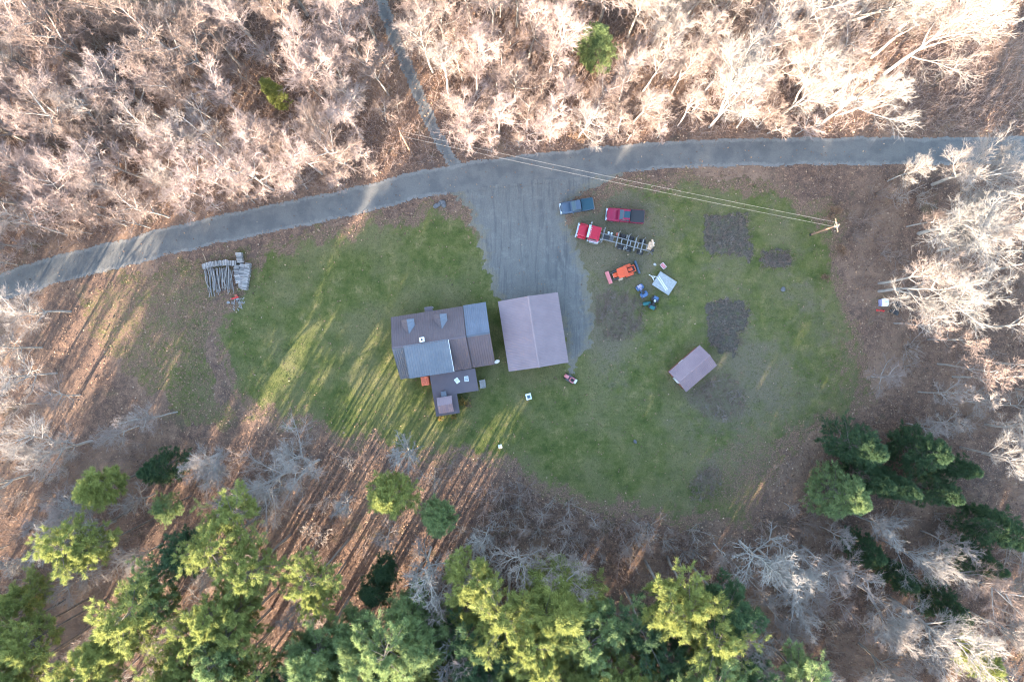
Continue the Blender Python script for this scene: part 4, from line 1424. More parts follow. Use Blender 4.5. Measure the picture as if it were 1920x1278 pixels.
    # two pale panels on the porch roof: a loose board and a window sash
    for (x, y, w, d, a, n) in ((8.4, -11.0, 0.62, 0.78, R(28), 1), (9.85, -10.95, 0.6, 0.78, R(-3), 3)):
        zz = 2.78 - (abs(y) - 9.55) * 0.0986 + 0.11
        s = box("roof_panel", h, "white_paint", (x, y, zz), (w, d, 0.1), 0.01, rotz=a)
        ca, sa = math.cos(a), math.sin(a)
        for i in range(n):
            for j in range(n):
                px, py = (i + 0.5) / n * (w - 0.1) - (w - 0.1) / 2, (j + 0.5) / n * (d - 0.1) - (d - 0.1) / 2
                box("pane", s, "trim" if n == 1 else "glass_blue", (x + px * ca - py * sa, y + px * sa + py * ca, zz + 0.055), ((w - 0.1) / n - 0.05, (d - 0.1) / n - 0.05, 0.012), 0, rotz=a)
    # steps and handrail at the porch's right side
    st = boxes("steps", h, "wood_weathered", [((11.75, -12.2, 0.52), (0.3, 1.15, 0.07)), ((12.05, -12.2, 0.36), (0.3, 1.15, 0.07)), ((12.35, -12.2, 0.2), (0.3, 1.15, 0.07)),
                                              ((12.0, -11.66, 0.28), (1.0, 0.05, 0.5)), ((12.0, -12.74, 0.28), (1.0, 0.05, 0.5))], 0.01)
    for y in (-11.6, -12.8):
        tube("handrail", st, "steel", (11.6, y, 1.35), (12.5, y, 1.0), 0.03)
    # mast with a small dish at the right corner
    m = tube("antenna_mast", h, "galvanised", (14.85, -8.9, 0.0), (14.85, -8.9, 3.9), 0.035)
    bm = bmesh.new()
    bmesh.ops.create_uvsphere(bm, u_segments=14, v_segments=8, radius=0.42)
    for v in list(bm.verts):
        v.co.z = -abs(v.co.z) * 0.28
    bm_obj("dish", bm, "white_paint", m, (14.9, -9.05, 3.95), (R(50), 0, R(20)))
    return h


def build_garage():
    c = P(1000, 622, 3.4)
    g = thing("garage", "large two-slope garage with lilac ribbed metal roof below the driveway", "garage", (c[0], c[1], 0), R(8.8 - 90))
    w2, l2 = gable_building(g, 10.75, 9.15, 3.0, 4.75, 0.3, "roof_lilac", "roof_lilac", "siding_tan", 0.24)
    for y in (-2.1, 2.1):      # doors towards the driveway (local -x)
        d = box("garage_door", g, "white_paint", (-l2 - 0.03, y, 1.2), (0.06, 3.0, 2.35), 0.01)
        for i in range(4):
            box("door_panel", d, "white_paint", (-l2 - 0.065, y, 0.36 + i * 0.57), (0.03, 2.8, 0.45), 0.01)
    for x in (-2.5, 1.5):
        window(g, (x, w2, 1.7), 1.0, 0.9, 'x', 1)
        window(g, (x, -w2, 1.7), 1.0, 0.9, 'x', -1)
    return g


def build_shed():
    c = P(1300.5, 691, 2.6)
    s = thing("garden_shed", "small pinkish-roofed shed standing askew on the right lawn", "shed", (c[0], c[1], 0), R(40.8))
    w2, l2 = gable_building(s, 6.25, 4.05, 2.15, 3.05, 0.22, "roof_shed", "roof_shed", "siding_red", 0.26)
    d = box("door", s, "white_paint", (-l2 - 0.03, 0, 0.98), (0.06, 1.1, 1.9), 0.01)
    box("handle", d, "black", (-l2 - 0.08, 0.42, 1.0), (0.05, 0.05, 0.16), 0.01)
    window(s, (0.5, -w2, 1.3), 0.8, 0.7, 'x', -1)
    window(s, (-0.5, w2, 1.3), 0.8, 0.7, 'x', 1)


build_house()
build_garage()
build_shed()


# ---------------------------------------------------------------- vehicles
WHEELS = {}


def wheel(root, x, y, r, w, rim="steel", z=None):
    key = (round(r, 3), round(w, 3), rim)
    if key not in WHEELS:
        prof = [(-w / 2, r * 0.62), (-w / 2, r * 0.93), (-w * 0.36, r), (w * 0.36, r), (w / 2, r * 0.93), (w / 2, r * 0.62)]
        n = 20
        V, F = [], []
        for i in range(n):
            a = 2 * math.pi * i / n
            V += [(q * math.cos(a), yy, q * math.sin(a)) for yy, q in prof]
        m = len(prof)
        for i in range(n):
            for j in range(m):
                F.append((i * m + j, i * m + (j + 1) % m, ((i + 1) % n) * m + (j + 1) % m, ((i + 1) % n) * m + j))
        me = mesh_np("wheel", np.array(V), np.array(F), "rubber")
        bm = join_bms([tube_bm((0, -w * 0.42, 0), (0, w * 0.42, 0), r * 0.63, None, 16), tube_bm((0, -w * 0.5, 0), (0, w * 0.5, 0), r * 0.2, None, 10)])
        rm = bpy.data.meshes.new("rim")
        bmesh.ops.recalc_face_normals(bm, faces=bm.faces)
        bm.to_mesh(rm)
        bm.free()
        rm.materials.append(M[rim])
        WHEELS[key] = (me, rm)
    me, rm = WHEELS[key]
    o = link("wheel", me, root, (x, y, r if z is None else z))
    link("rim", rm, o)
    return o


def heading(fu, fv, ru, rv):
    return math.atan2(-(fv - rv), fu - ru)


def glass_quad(parent, name, q, mat="glass"):
    slab_quad(name, parent, mat, q, 0.012)


def pickup(label, fu, fv, ru, rv, L, Wd, paint, cover, sunroof):
    cx, cy, _ = P((fu + ru) / 2, (fv + rv) / 2, 0.9)
    t = thing("pickup_truck", label, "pickup", (cx, cy, 0), heading(fu, fv, ru, rv))
    h = L / 2
    w = Wd / 2
    xb = -0.12 * L          # back of the cab
    xc = 0.17 * L           # base of the windscreen
    # lower body: nose, cab tub; bed has its own sides
    loft("body", t, paint, [(h - 0.02, w * 0.80, 0.5, 0.92), (h - 0.14, w * 0.93, 0.42, 1.0), (h - 0.5, w * 0.985, 0.38, 1.05), (xc + 0.25, w, 0.36, 1.12), (xc, w, 0.36, 1.13), (xb, w, 0.36, 1.12)], 24, 7.0)
    loft("hood", t, paint, [(h - 0.16, w * 0.68, 0.95, 1.03), (h - 0.45, w * 0.74, 0.98, 1.095), (xc + 0.2, w * 0.78, 1.05, 1.165)], 20, 6.0)
    # greenhouse
    zt, zb = 1.78, 1.12
    a = [(xc, w * 0.90, zb), (xc - 0.62, w * 0.74, zt), (xb + 0.12, w * 0.74, zt), (xb, w * 0.90, zb)]
    V = [(x, y, z) for x, y, z in a] + [(x, -y, z) for x, y, z in a]
    F = [(0, 1, 2, 3), (7, 6, 5, 4), (1, 5, 6, 2), (0, 4, 5, 1), (3, 2, 6, 7), (0, 3, 7, 4)]
    me = bpy.data.meshes.new("cab")
    me.from_pydata(V, [], F)
    bm = bmesh.new()
    bm.from_mesh(me)
    bmesh.ops.recalc_face_normals(bm, faces=bm.faces)
    bmesh.ops.bevel(bm, geom=bm.edges[:], offset=0.05, segments=2, affect='EDGES', profile=0.6)
    cab = bm_obj("cab", bm, paint, t)

    def lerp3(p, q, f):
        return tuple(p[i] + (q[i] - p[i]) * f for i in range(3))

    def face(i0, i1, i2, i3, f0, f1, g0, g1):
        """sub-quad of the face whose bottom edge is i0-i1 and top edge i3-i2"""
        lo = lambda f: lerp3(V[i0], V[i1], f)
        hi = lambda f: lerp3(V[i3], V[i2], f)
        return [lerp3(lo(f0), hi(f0), g0), lerp3(lo(f1), hi(f1), g0), lerp3(lo(f1), hi(f1), g1), lerp3(lo(f0), hi(f0), g1)]
    glass_quad(t, "windscreen", face(4, 0, 1, 5, 0.06, 0.94, 0.08, 0.93), "glass_blue")
    glass_quad(t, "rear_window", face(3, 7, 6, 2, 0.1, 0.9, 0.2, 0.9))
    for f0, f1 in ((0.07, 0.48), (0.53, 0.92)):
        glass_quad(t, "side_window", face(0, 3, 2, 1, f0, f1, 0.15, 0.88))
        glass_quad(t, "side_window", face(7, 4, 5, 6, 1 - f1, 1 - f0, 0.15, 0.88))
    if sunroof:
        box("sunroof", t, "teal_cover", ((xc - 0.62 + xb + 0.12) / 2, 0, zt + 0.012), (0.95, w * 1.0, 0.02), 0.005)
    # bed
    bl = xb - (-h + 0.06)
    bc = (xb - 0.03 + -h + 0.06) / 2
    for s in (-1, 1):
        box("bed_side", t, paint, (bc, s * (w - 0.08), 0.82), (bl - 0.06, 0.16, 0.66), 0.04, seg=2)
        box("door_handle", t, "chrome", (xb + 0.35, s * (w + 0.012), 0.98), (0.16, 0.03, 0.04), 0.005)
        box("mirror", t, paint if not sunroof else "black", (xc - 0.1, s * (w + 0.12), 1.2), (0.14, 0.24, 0.17), 0.03)
        box("headlight", t, "lamp", (h - 0.07, s * w * 0.66, 0.86), (0.1, 0.34, 0.18), 0.03)
        box("tail_light", t, "lamp_red", (-h + 0.05, s * (w - 0.1), 0.95), (0.05, 0.14, 0.34), 0.01)
        for x in (h - 0.95, -h + 1.15):
            wheel(t, x, s * (w - 0.13), 0.38, 0.26)
    box("bed_floor", t, "black", (bc, 0, 0.62), (bl - 0.08, Wd - 0.34, 0.06), 0.01)
    box("tailgate", t, paint, (-h + 0.06, 0, 0.84), (0.09, Wd - 0.34, 0.6), 0.02)
    if cover:
        box("bed_cover", t, cover, (bc - 0.02, 0, 1.175), (bl - 0.04, Wd - 0.12, 0.045), 0.015)
    box("front_bumper", t, "chrome", (h + 0.03, 0, 0.55), (0.16, Wd * 0.92, 0.2), 0.04, seg=2)
    box("rear_bumper", t, "chrome", (-h - 0.03, 0, 0.52), (0.14, Wd * 0.92, 0.16), 0.03)
    box("grille", t, "black", (h - 0.01, 0, 0.84), (0.06, Wd * 0.42, 0.22), 0.01)
    return t


pickup("dark blue pickup with a flat teal bed cover, parked nearest the road", 1051, 391, 1113, 381, 5.15, 1.86, "blue_pickup", "teal_cover", False)
pickup("crimson pickup with black bed and dark roof panel, right of the blue one", 1137, 401, 1209, 407, 5.85, 2.05, "red_pickup", "black", True)


def log_truck():
    fu, fv, ru, rv = 1083, 431, 1227, 468
    c = P((fu + ru) / 2, (fv + rv) / 2, 1.0)
    t = thing("log_truck", "red log truck with an empty stake frame, parked below the crimson pickup", "truck", (c[0], c[1], 0), heading(fu, fv, ru, rv))
    # nose and cab
    loft("hood", t, "red_truck", [(6.05, 0.72, 0.75, 1.5), (5.9, 0.86, 0.7, 1.62), (5.2, 0.92, 0.7, 1.7), (4.62, 0.98, 0.7, 1.78)], 24, 6.0)
    for s in (-1, 1):
        loft("fender", t, "red_truck", [(5.95, 0.2, 0.85, 1.1), (5.6, 0.22, 0.9, 1.25), (5.0, 0.22, 0.9, 1.25), (4.7, 0.2, 0.7, 1.1)], 14, 4.0).location.y = s * 0.98
        box("headlight", t, "lamp", (6.02, s * 0.8, 1.05), (0.12, 0.3, 0.24), 0.04)
        box("mirror", t, "chrome", (4.35, s * 1.42, 1.95), (0.14, 0.3, 0.45), 0.03)
        tube("mirror_arm", t, "steel", (4.3, s * 1.0, 2.1), (4.35, s * 1.4, 2.1), 0.03)
        box("fuel_tank", t, "chrome", (3.3, s * 1.06, 0.72), (1.6, 0.5, 0.5), 0.12, seg=3)
        box("step", t, "galvanised", (3.3, s * 1.22, 0.42), (1.3, 0.3, 0.05), 0.01)
        glass_quad(t, "side_window", [(4.1, s * 1.07, 1.75), (3.1, s * 1.07, 1.75), (3.1, s * 1.05, 2.35), (4.0, s * 1.05, 2.35)][::s])
    box("front_bumper", t, "chrome", (6.16, 0, 0.62), (0.2, 2.3, 0.36), 0.05, seg=2)
    box("grille", t, "chrome", (6.06, 0, 1.12), (0.06, 1.0, 0.66), 0.02)
    cab = box("cab", t, "red_truck", (3.5, 0, 1.72), (1.75, 2.1, 1.6), 0.1, (0.93, 0.95), seg=3)
    for y in (-0.55, -0.18, 0.18, 0.55):
        box("roof_rib", cab, "red_truck", (3.45, y, 2.53), (1.3, 0.06, 0.04), 0.01)
    for y in (-0.6, -0.3, 0, 0.3, 0.6):
        box("marker_lamp", cab, "lamp", (4.18, y, 2.54), (0.1, 0.07, 0.05), 0.01)
    slab_quad("windscreen", t, "glass_blue", [(4.42, -0.92, 1.8), (4.42, 0.92, 1.8), (4.33, 0.86, 2.4), (4.33, -0.86, 2.4)], 0.02)
    slab_quad("sun_visor", t, "chrome", [(4.62, -0.98, 2.42), (4.62, 0.98, 2.42), (4.3, 0.95, 2.52), (4.3, -0.95, 2.52)], 0.03)
    tube("exhaust_stack", t, "chrome", (2.45, 0.95, 0.9), (2.45, 0.95, 3.1), 0.08)
    # rack behind the cab
    rk = boxes("headache_rack", t, "galvanised", [((2.2, y, 1.7), (0.07, 0.07, 1.8)) for y in (-1.1, -0.55, 0, 0.55, 1.1)] + [((2.2, 0, 2.62), (0.08, 2.3, 0.08)), ((2.2, 0, 1.0), (0.08, 2.3, 0.08))], 0.01)
    # chassis
    for s in (-1, 1):
        box("frame_rail", t, "galvanised", (-1.4, s * 0.42, 1.0), (9.0, 0.11, 0.26), 0.01)
    for x in (1.6, 0.5, -0.9, -2.3, -3.5, -4.9):
        box("cross_member", t, "steel", (x, 0, 0.98), (0.12, 0.72, 0.18), 0.01)
    box("battery_box", t, "black", (1.55, 0.0, 1.0), (0.9, 0.68, 0.24), 0.03)
    box("deck_plate", t, "dark_steel", (0.75, 0.0, 1.06), (0.55, 0.68, 0.12), 0.02)
    for x in (0.85, 1.35):
        tube("air_tank", t, "chrome", (x, -0.98, 0.62), (x, -0.62, 0.62), 0.2, None, 12)
    box("tool_box", t, "rust_red", (-0.05, -0.9, 0.7), (0.5, 0.5, 0.4), 0.03)
    for x in (-0.15, -1.8, -3.0, -4.1):      # bunks with stakes
        b = box("log_bunk", t, "galvanised", (x, 0, 1.24), (0.16, 2.25, 0.2), 0.02)
        for s in (-1, 1):
            box("stake", b, "galvanised", (x, s * 1.1, 2.1), (0.11, 0.09, 1.55), 0.01, (0.75, 0.75))
    for s in (-1, 1):
        wheel(t, 5.25, s * 0.98, 0.5, 0.3, "chrome")
        for x in (-0.95, -2.25, -4.15):
            wheel(t, x, s * 0.74, 0.5, 0.26)
            wheel(t, x, s * 1.04, 0.5, 0.26)
        loft("mud_guard", t, "galvanised", [(-1.55, 0.28, 1.03, 1.06), (-1.7, 0.3, 1.06, 1.1), (-1.45, 0.28, 1.03, 1.06)], 10, 6.0).location.y = s * 0.9
    for x in (-0.95, -2.25, -4.15):
        tube("axle", t, "dark_steel", (x, -1.0, 0.5), (x, 1.0, 0.5), 0.09)
    # folded loader at the back
    box("loader_base", t, "yellow_faded", (-5.35, -0.35, 1.25), (0.7, 1.2, 0.5), 0.06, seg=2)
    tube("loader_mast", t, "yellow_faded", (-5.3, -0.2, 1.4), (-5.3, -0.2, 2.2), 0.16, 0.13, 10)
    box("loader_boom", t, "yellow_faded", (-5.5, -0.75, 2.05), (0.26, 1.1, 0.24), 0.04, rotz=R(25))
    box("operator_seat", t, "black", (-5.75, 0.3, 1.7), (0.45, 0.45, 0.4), 0.06)
    for q in ((-5.55, -1.05), (-5.8, -0.95)):
        box("stabiliser", t, "trim", (q[0], q[1], 0.75), (0.14, 0.16, 1.1), 0.02)
    tubes_obj("grapple", t, "dark_steel", [((-5.55, 0.55, 1.45), (-6.0, 0.85, 1.2)), ((-6.0, 0.85, 1.2), (-6.1, 0.6, 0.8)), ((-5.55, 0.55, 1.45), (-5.3, 0.95, 1.1)), ((-5.3, 0.95, 1.1), (-5.45, 0.7, 0.75))], 0.07)
    return t


log_truck()


def tractor():
    fu, fv, ru, rv = 1139, 521, 1199, 499
    c = P((fu + ru) / 2, (fv + rv) / 2, 0.9)
    t = thing("tractor", "orange tractor with canopy, front loader bucket and rear blade", "tractor", (c[0], c[1], 0), heading(fu, fv, ru, rv))
    # bucket across the front
    poly = [(2.55, 0.12), (2.62, 0.18), (2.25, 0.85), (2.12, 0.85), (2.2, 0.5), (2.15, 0.12)]
    V = [(x, -0.98, z) for x, z in poly] + [(x, 0.98, z) for x, z in poly]
    n = len(poly)
    poly_obj("loader_bucket", t, "pink_red", V, [tuple(range(n)), tuple(range(2 * n - 1, n - 1, -1))] + [(i, (i + 1) % n, n + (i + 1) % n, n + i) for i in range(n)])
    for s in (-1, 1):
        tubes_obj("loader_arm", t, "dark_steel", [((2.2, s * 0.5, 0.55), (1.4, s * 0.55, 1.05)), ((1.4, s * 0.55, 1.05), (0.3, s * 0.55, 1.25))], 0.06)
        wheel(t, 1.25, s * 0.62, 0.4, 0.26, "orange_faded")
        wheel(t, -0.75, s * 0.78, 0.62, 0.36, "orange_faded")
        loft("fender", t, "orange", [(-0.15, 0.2, 0.95, 1.1), (-0.4, 0.22, 1.2, 1.3), (-1.1, 0.22, 1.2, 1.3), (-1.4, 0.2, 0.95, 1.1)], 12, 5.0).location.y = s * 0.7
        box("headlight", t, "lamp", (1.72, s * 0.22, 0.98), (0.05, 0.14, 0.12), 0.02)
    loft("hood", t, "orange", [(1.7, 0.3, 0.65, 1.08), (1.5, 0.34, 0.6, 1.16), (0.4, 0.36, 0.6, 1.22)], 18, 5.0)
    box("footplate", t, "wood_raw", (0.7, 0.86, 0.62), (0.75, 0.35, 0.06), 0.02)
    # canopy over the operator, seat box behind
    cn = loft("canopy", t, "orange", [(1.12, 0.66, 2.0, 2.06), (1.05, 0.76, 2.0, 2.1), (0.3, 0.8, 2.0, 2.13), (-0.4, 0.76, 2.0, 2.1), (-0.46, 0.66, 2.0, 2.06)], 24, 9.0)
    for x in (0.95, -0.3):
        for s in (-1, 1):
            box("canopy_post", t, "black", (x, s * 0.56, 1.6), (0.07, 0.07, 0.85), 0.01)
    boxes("seat_frame", t, "orange", [((-1.15, 0.46, 1.32), (1.35, 0.12, 0.12)), ((-1.15, -0.46, 1.32), (1.35, 0.12, 0.12)), ((-1.8, 0, 1.32), (0.12, 0.8, 0.12))], 0.02)
    box("seat", t, "orange", (-1.05, 0, 1.3), (0.75, 0.5, 0.16), 0.05, seg=2)
    box("engine_deck", t, "black", (-1.0, 0, 0.95), (1.5, 0.8, 0.5), 0.04)
    tube("steering_column", t, "black", (0.3, 0, 1.1), (0.0, 0, 1.5), 0.04)
    # blade behind
    bl = box("rear_blade", t, "blue_pickup", (-2.35, 0, 0.42), (0.3, 2.1, 0.62), 0.04)
    tubes_obj("hitch", t, "dark_steel", [((-1.6, 0.3, 0.6), (-2.3, 0.3, 0.5)), ((-1.6, -0.3, 0.6), (-2.3, -0.3, 0.5)), ((-1.6, 0, 1.0), (-2.3, 0, 0.7))], 0.05)
    return t


tractor()


def trailer():
    c = P(1246, 531, 0.6)
    t = thing("utility_trailer", "pale grey flatbed trailer with its drawbar, between tractor and quad bikes", "trailer", (c[0], c[1], 0), R(-33) + math.pi)
    # local +x points to the upper left edge with the drawbar
    L, Wd = 3.0, 2.35
    for i in range(11):
        y = -Wd / 2 + (i + 0.5) * Wd / 11
        box("plank", t, "deck_grey", (0, y, 0.6 + 0.004 * (i % 3)), (L, Wd / 11 - 0.012, 0.05), 0.006)
    boxes("frame", t, "galvanised", [((0, Wd / 2 + 0.03, 0.57), (L + 0.1, 0.06, 0.12)), ((0, -Wd / 2 - 0.03, 0.57), (L + 0.1, 0.06, 0.12)), ((L / 2 + 0.03, 0, 0.565), (0.06, Wd, 0.12)), ((-L / 2 - 0.03, 0, 0.565), (0.06, Wd, 0.12))], 0.005)
    tubes_obj("drawbar", t, "white_paint", [((L / 2 + 0.02, 0.55, 0.55), (L / 2 + 0.75, 0.15, 0.5)), ((L / 2 + 0.02, -0.25, 0.55), (L / 2 + 0.75, 0.15, 0.5)), ((L / 2 + 0.7, 0.15, 0.5), (L / 2 + 1.25, 0.15, 0.48)), ((L / 2 + 0.35, 0.33, 0.52), (L / 2 + 0.35, -0.05, 0.52))], 0.04)
    tube("jockey_stand", t, "steel", (L / 2 + 0.95, 0.15, 0.0), (L / 2 + 0.95, 0.15, 0.75), 0.035)
    # loading ramp lying across the deck
    rp = boxes("loading_ramp", t, "white_paint", [((0, 0, 0), (2.5, 0.07, 0.07)), ((0, 0.3, 0), (2.5, 0.07, 0.07))] + [((-1.1 + 0.2 * i, 0.15, 0), (0.05, 0.24, 0.05)) for i in range(12)], 0.005)
    rp.location = (0.2, 0.05, 0.675)
    rp.rotation_euler = (0, 0, R(-24))
    bd = box("loose_board", t, "deck_grey", (-0.1, 0.78, 0.655), (2.6, 0.3, 0.04), 0.01, rotz=R(-6))
    for s in (-1, 1):
        wheel(t, -0.15, s * (Wd / 2 - 0.28), 0.3, 0.18)
    tube("axle", t, "dark_steel", (-0.15, -Wd / 2 + 0.3, 0.3), (-0.15, Wd / 2 - 0.3, 0.3), 0.05)
    boxes("leaf_spring", t, "dark_steel", [((-0.15, s * (Wd / 2 - 0.5), 0.42), (0.7, 0.06, 0.2)) for s in (-1, 1)], 0.01)


trailer()


def quad_bike(label, fu, fv, ru, rv, body, rack, accent, group=None):
    c = P((fu + ru) / 2, (fv + rv) / 2, 0.6)
    t = thing("quad_bike", label, "quad bike", (c[0], c[1], 0), heading(fu, fv, ru, rv), group)
    for s in (-1, 1):
        wheel(t, 0.66, s * 0.44, 0.3, 0.24)
        wheel(t, -0.62, s * 0.44, 0.3, 0.28)
        loft("fender", t, body, [(1.0, 0.16, 0.55, 0.6), (0.8, 0.2, 0.66, 0.72), (0.4, 0.2, 0.66, 0.72), (0.2, 0.15, 0.5, 0.55)], 12, 4.0).location.y = s * 0.4
        loft("fender", t, body, [(-0.25, 0.16, 0.52, 0.58), (-0.45, 0.2, 0.68, 0.74), (-0.85, 0.2, 0.68, 0.74), (-1.02, 0.16, 0.55, 0.6)], 12, 4.0).location.y = s * 0.4
        tube("handlebar", t, "black", (0.3, 0, 1.0), (0.18, s * 0.4, 1.02), 0.022)
        box("headlight", t, "lamp", (0.98, s * 0.18, 0.68), (0.08, 0.15, 0.1), 0.02)
    loft("body", t, body, [(1.0, 0.2, 0.4, 0.68), (0.7, 0.26, 0.36, 0.82), (0.25, 0.24, 0.36, 0.84), (-0.1, 0.2, 0.36, 0.7), (-0.8, 0.24, 0.36, 0.72)], 16, 4.0)
    loft("seat", t, "black", [(0.15, 0.12, 0.78, 0.86), (-0.1, 0.17, 0.76, 0.88), (-0.6, 0.2, 0.74, 0.9), (-0.75, 0.16, 0.76, 0.86)], 14, 4.0)
    box("fuel_cover", t, accent, (0.32, 0, 0.86), (0.32, 0.3, 0.07), 0.02)
    for x0, x1, z in ((0.5, 1.02, 0.86), (-0.62, -1.06, 0.9)):
        seg = [((x, -0.36, z), (x, 0.36, z)) for x in np.linspace(x0, x1, 5)] + [((x0, s * 0.36, z), (x1, s * 0.36, z)) for s in (-1, 1)]
        rk = tubes_obj("rack", t, rack, seg, 0.02)
        rp = tubes_obj("rack_post", t, "black", [(((x0 + x1) / 2, s * 0.25, z), ((x0 + x1) / 2, s * 0.25, z - 0.3)) for s in (-1, 1)], 0.02)
    box("front_guard", t, "black", (1.06, 0, 0.5), (0.06, 0.5, 0.3), 0.02)
    return t


q1 = quad_bike("quad bike with pale purple front and blue rear, left one beside the trailer", 1198, 536, 1209, 554, "atv_blue", "atv_purple", "atv_purple")
box("storage_box", q1, "atv_blue", (-0.82, 0, 1.04), (0.5, 0.66, 0.24), 0.05, seg=2)
box("cargo_box", q1, "atv_purple", (0.76, 0, 0.97), (0.42, 0.6, 0.18), 0.05, seg=2)
q2 = quad_bike("quad bike with teal rear box, right one below the trailer", 1230, 558, 1222, 577, "black", "atv_blue", "white_paint")
box("storage_box", q2, "atv_green", (-0.84, 0, 1.06), (0.52, 0.72, 0.28), 0.06, seg=2)
box("cargo_box", q2, "atv_blue", (0.78, 0, 0.98), (0.42, 0.66, 0.18), 0.05, seg=2)
quad_bike("black quad bike under the sunlit tree beside the white tub", 1684, 570, 1678, 585, "black", "dark_steel", "black")


def small_things():
    # teal barrel lying left of the second quad bike
    c = P(1213, 569, 0.3)
    t = thing("barrel", "teal plastic barrel lying left of the quad bike with the teal box", "barrel", (c[0], c[1], 0), R(8))
    b = loft("shell", t, "atv_green", [(-0.62, 0.24, 0.04, 0.54), (-0.58, 0.285, 0.0, 0.58), (-0.25, 0.3, -0.01 + 0.01, 0.6), (0.25, 0.3, 0.0, 0.6), (0.58, 0.285, 0.0, 0.58), (0.62, 0.24, 0.04, 0.54)], 18, 2.0)
    for x in (-0.22, 0.22):
        loft("hoop", t, "atv_green", [(x - 0.025, 0.31, -0.008, 0.61), (x + 0.025, 0.31, -0.008, 0.61)], 18, 2.0)
    # small pinkish cart above the trailer
    c = P(1243, 498, 0.35)
    t = thing("hand_cart", "small pinkish two-part hand cart lying above the trailer", "cart", (c[0], c[1], 0), R(-50))
    box("tray", t, "pink_red", (0.05, 0, 0.35), (0.85, 0.6, 0.1), 0.03)
    boxes("rim_boards", t, "trim", [((0.05, 0.3, 0.45), (0.9, 0.04, 0.16)), ((0.05, -0.3, 0.45), (0.9, 0.04, 0.16)), ((-0.39, 0, 0.45), (0.04, 0.6, 0.16)), ((0.49, 0, 0.45), (0.04, 0.6, 0.16))], 0.01)
    tubes_obj("handle", t, "black", [((0.5, 0.2, 0.4), (0.95, 0.05, 0.55)), ((0.5, -0.2, 0.4), (0.95, -0.05, 0.55)), ((0.95, -0.12, 0.55), (0.95, 0.12, 0.55))], 0.02)
    for s in (-1, 1):
        wheel(t, -0.1, s * 0.36, 0.17, 0.08)
    # pale stone near the tractor
    stone("stone", "small pale stone on the grass right of the tractor", 1228, 496, 0.22)
    stone("stone", "dark stone in the sunny strip of the right lawn", 1468, 542, 0.38)
    stone("stone", "small dark stone low on the right lawn", 1191, 828, 0.3)
    # rock ring by the road
    for i, (u, v, s, lab) in enumerate(((818, 386, 0.42, "left rock of the rock cluster at the roadside lawn corner"), (829, 379, 0.45, "upper rock of the rock cluster at the roadside lawn corner"),
                                        (832, 386, 0.38, "right rock of the rock cluster at the roadside lawn corner"), (824, 383, 0.34, "middle rock of the rock cluster at the roadside lawn corner"))):
        stone("rock", lab, u, v, s)
    # ride-on mower
    c = P(1068, 709, 0.5)
    t = thing("riding_mower", "red riding mower parked below the garage's lower right corner", "mower", (c[0], c[1], 0), heading(1058, 703, 1076, 715))
    loft("hood", t, "pink_red", [(0.92, 0.2, 0.35, 0.68), (0.75, 0.26, 0.32, 0.78), (0.2, 0.27, 0.32, 0.84)], 16, 4.0)
    box("mower_deck", t, "dark_steel", (0.05, 0, 0.2), (0.8, 1.05, 0.18), 0.06, seg=2)
    loft("rear_body", t, "pink_red", [(-0.05, 0.3, 0.4, 0.5), (-0.35, 0.42, 0.42, 0.62), (-0.8, 0.42, 0.42, 0.62), (-0.92, 0.34, 0.42, 0.55)], 16, 5.0)
    box("seat", t, "black", (-0.42, 0, 0.72), (0.42, 0.46, 0.14), 0.05, seg=2)
    box("seat_back", t, "black", (-0.66, 0, 0.9), (0.12, 0.44, 0.34), 0.05, seg=2)
    tube("steering_column", t, "black", (0.1, 0, 0.7), (-0.05, 0, 0.95), 0.03)
    box("grass_bag", t, "trim", (-1.0, -0.1, 0.66), (0.36, 0.7, 0.4), 0.08, seg=2)
    for s in (-1, 1):
        wheel(t, 0.68, s * 0.42, 0.19, 0.15)
        wheel(t, -0.6, s * 0.44, 0.27, 0.22)
    # white well box and dead shrub mound beside it
    c = P(991, 743, 0.3)
    t = thing("well_box", "small white square box with a dented lid on the lawn below the garage", "box", (c[0], c[1], 0), R(14))
    box("case", t, "white_paint", (0, 0, 0.25), (0.75, 0.85, 0.5), 0.04, seg=2)
    box("lid", t, "white_paint", (0, 0, 0.53), (0.85, 0.95, 0.07), 0.03, seg=2)
    box("hatch", t, "glass_blue", (0.02, -0.04, 0.572), (0.5, 0.5, 0.015), 0.004)
    # little white bench by the sunny streaks
    c = P(938, 836, 0.3)
    t = thing("garden_chair", "small white garden chair alone in the sunny streaks below the lawn", "chair", (c[0], c[1], 0), R(20))
    box("seat", t, "white_paint", (0, 0, 0.42), (0.5, 0.5, 0.05), 0.02)
    box("backrest", t, "white_paint", (-0.25, 0, 0.7), (0.05, 0.5, 0.5), 0.02)
    for sx in (-1, 1):
        box("armrest", t, "white_paint", (0, sx * 0.26, 0.62), (0.5, 0.06, 0.04), 0.01)
        for sy in (-1, 1):
            box("leg", t, "white_paint", (sx * 0.22, sy * 0.22, 0.2), (0.05, 0.05, 0.4), 0.005)
    # tub, red bar at the right wood edge
    c = P(1658, 567, 0.5)
    t = thing("water_tub", "white rounded plastic tub with a blue-grey side at the right wood edge", "tub", (c[0], c[1], 0), R(4))
    loft("shell", t, "white_paint", [(-0.45, 0.5, 0.02, 0.8), (-0.3, 0.6, 0.0, 0.95), (0.35, 0.62, 0.0, 0.98), (0.55, 0.5, 0.02, 0.85)], 20, 4.0)
    box("side_panel", t, "atv_purple", (-0.58, 0, 0.4), (0.22, 1.05, 0.72), 0.06, seg=2)
    box("lid", t, "white_paint", (0.08, 0.0, 0.985), (0.6, 0.8, 0.05), 0.02)
    box("vent_slot", t, "glass_blue", (0.15, 0.12, 1.014), (0.45, 0.07, 0.012), 0)
    c = P(1651, 582, 0.1)
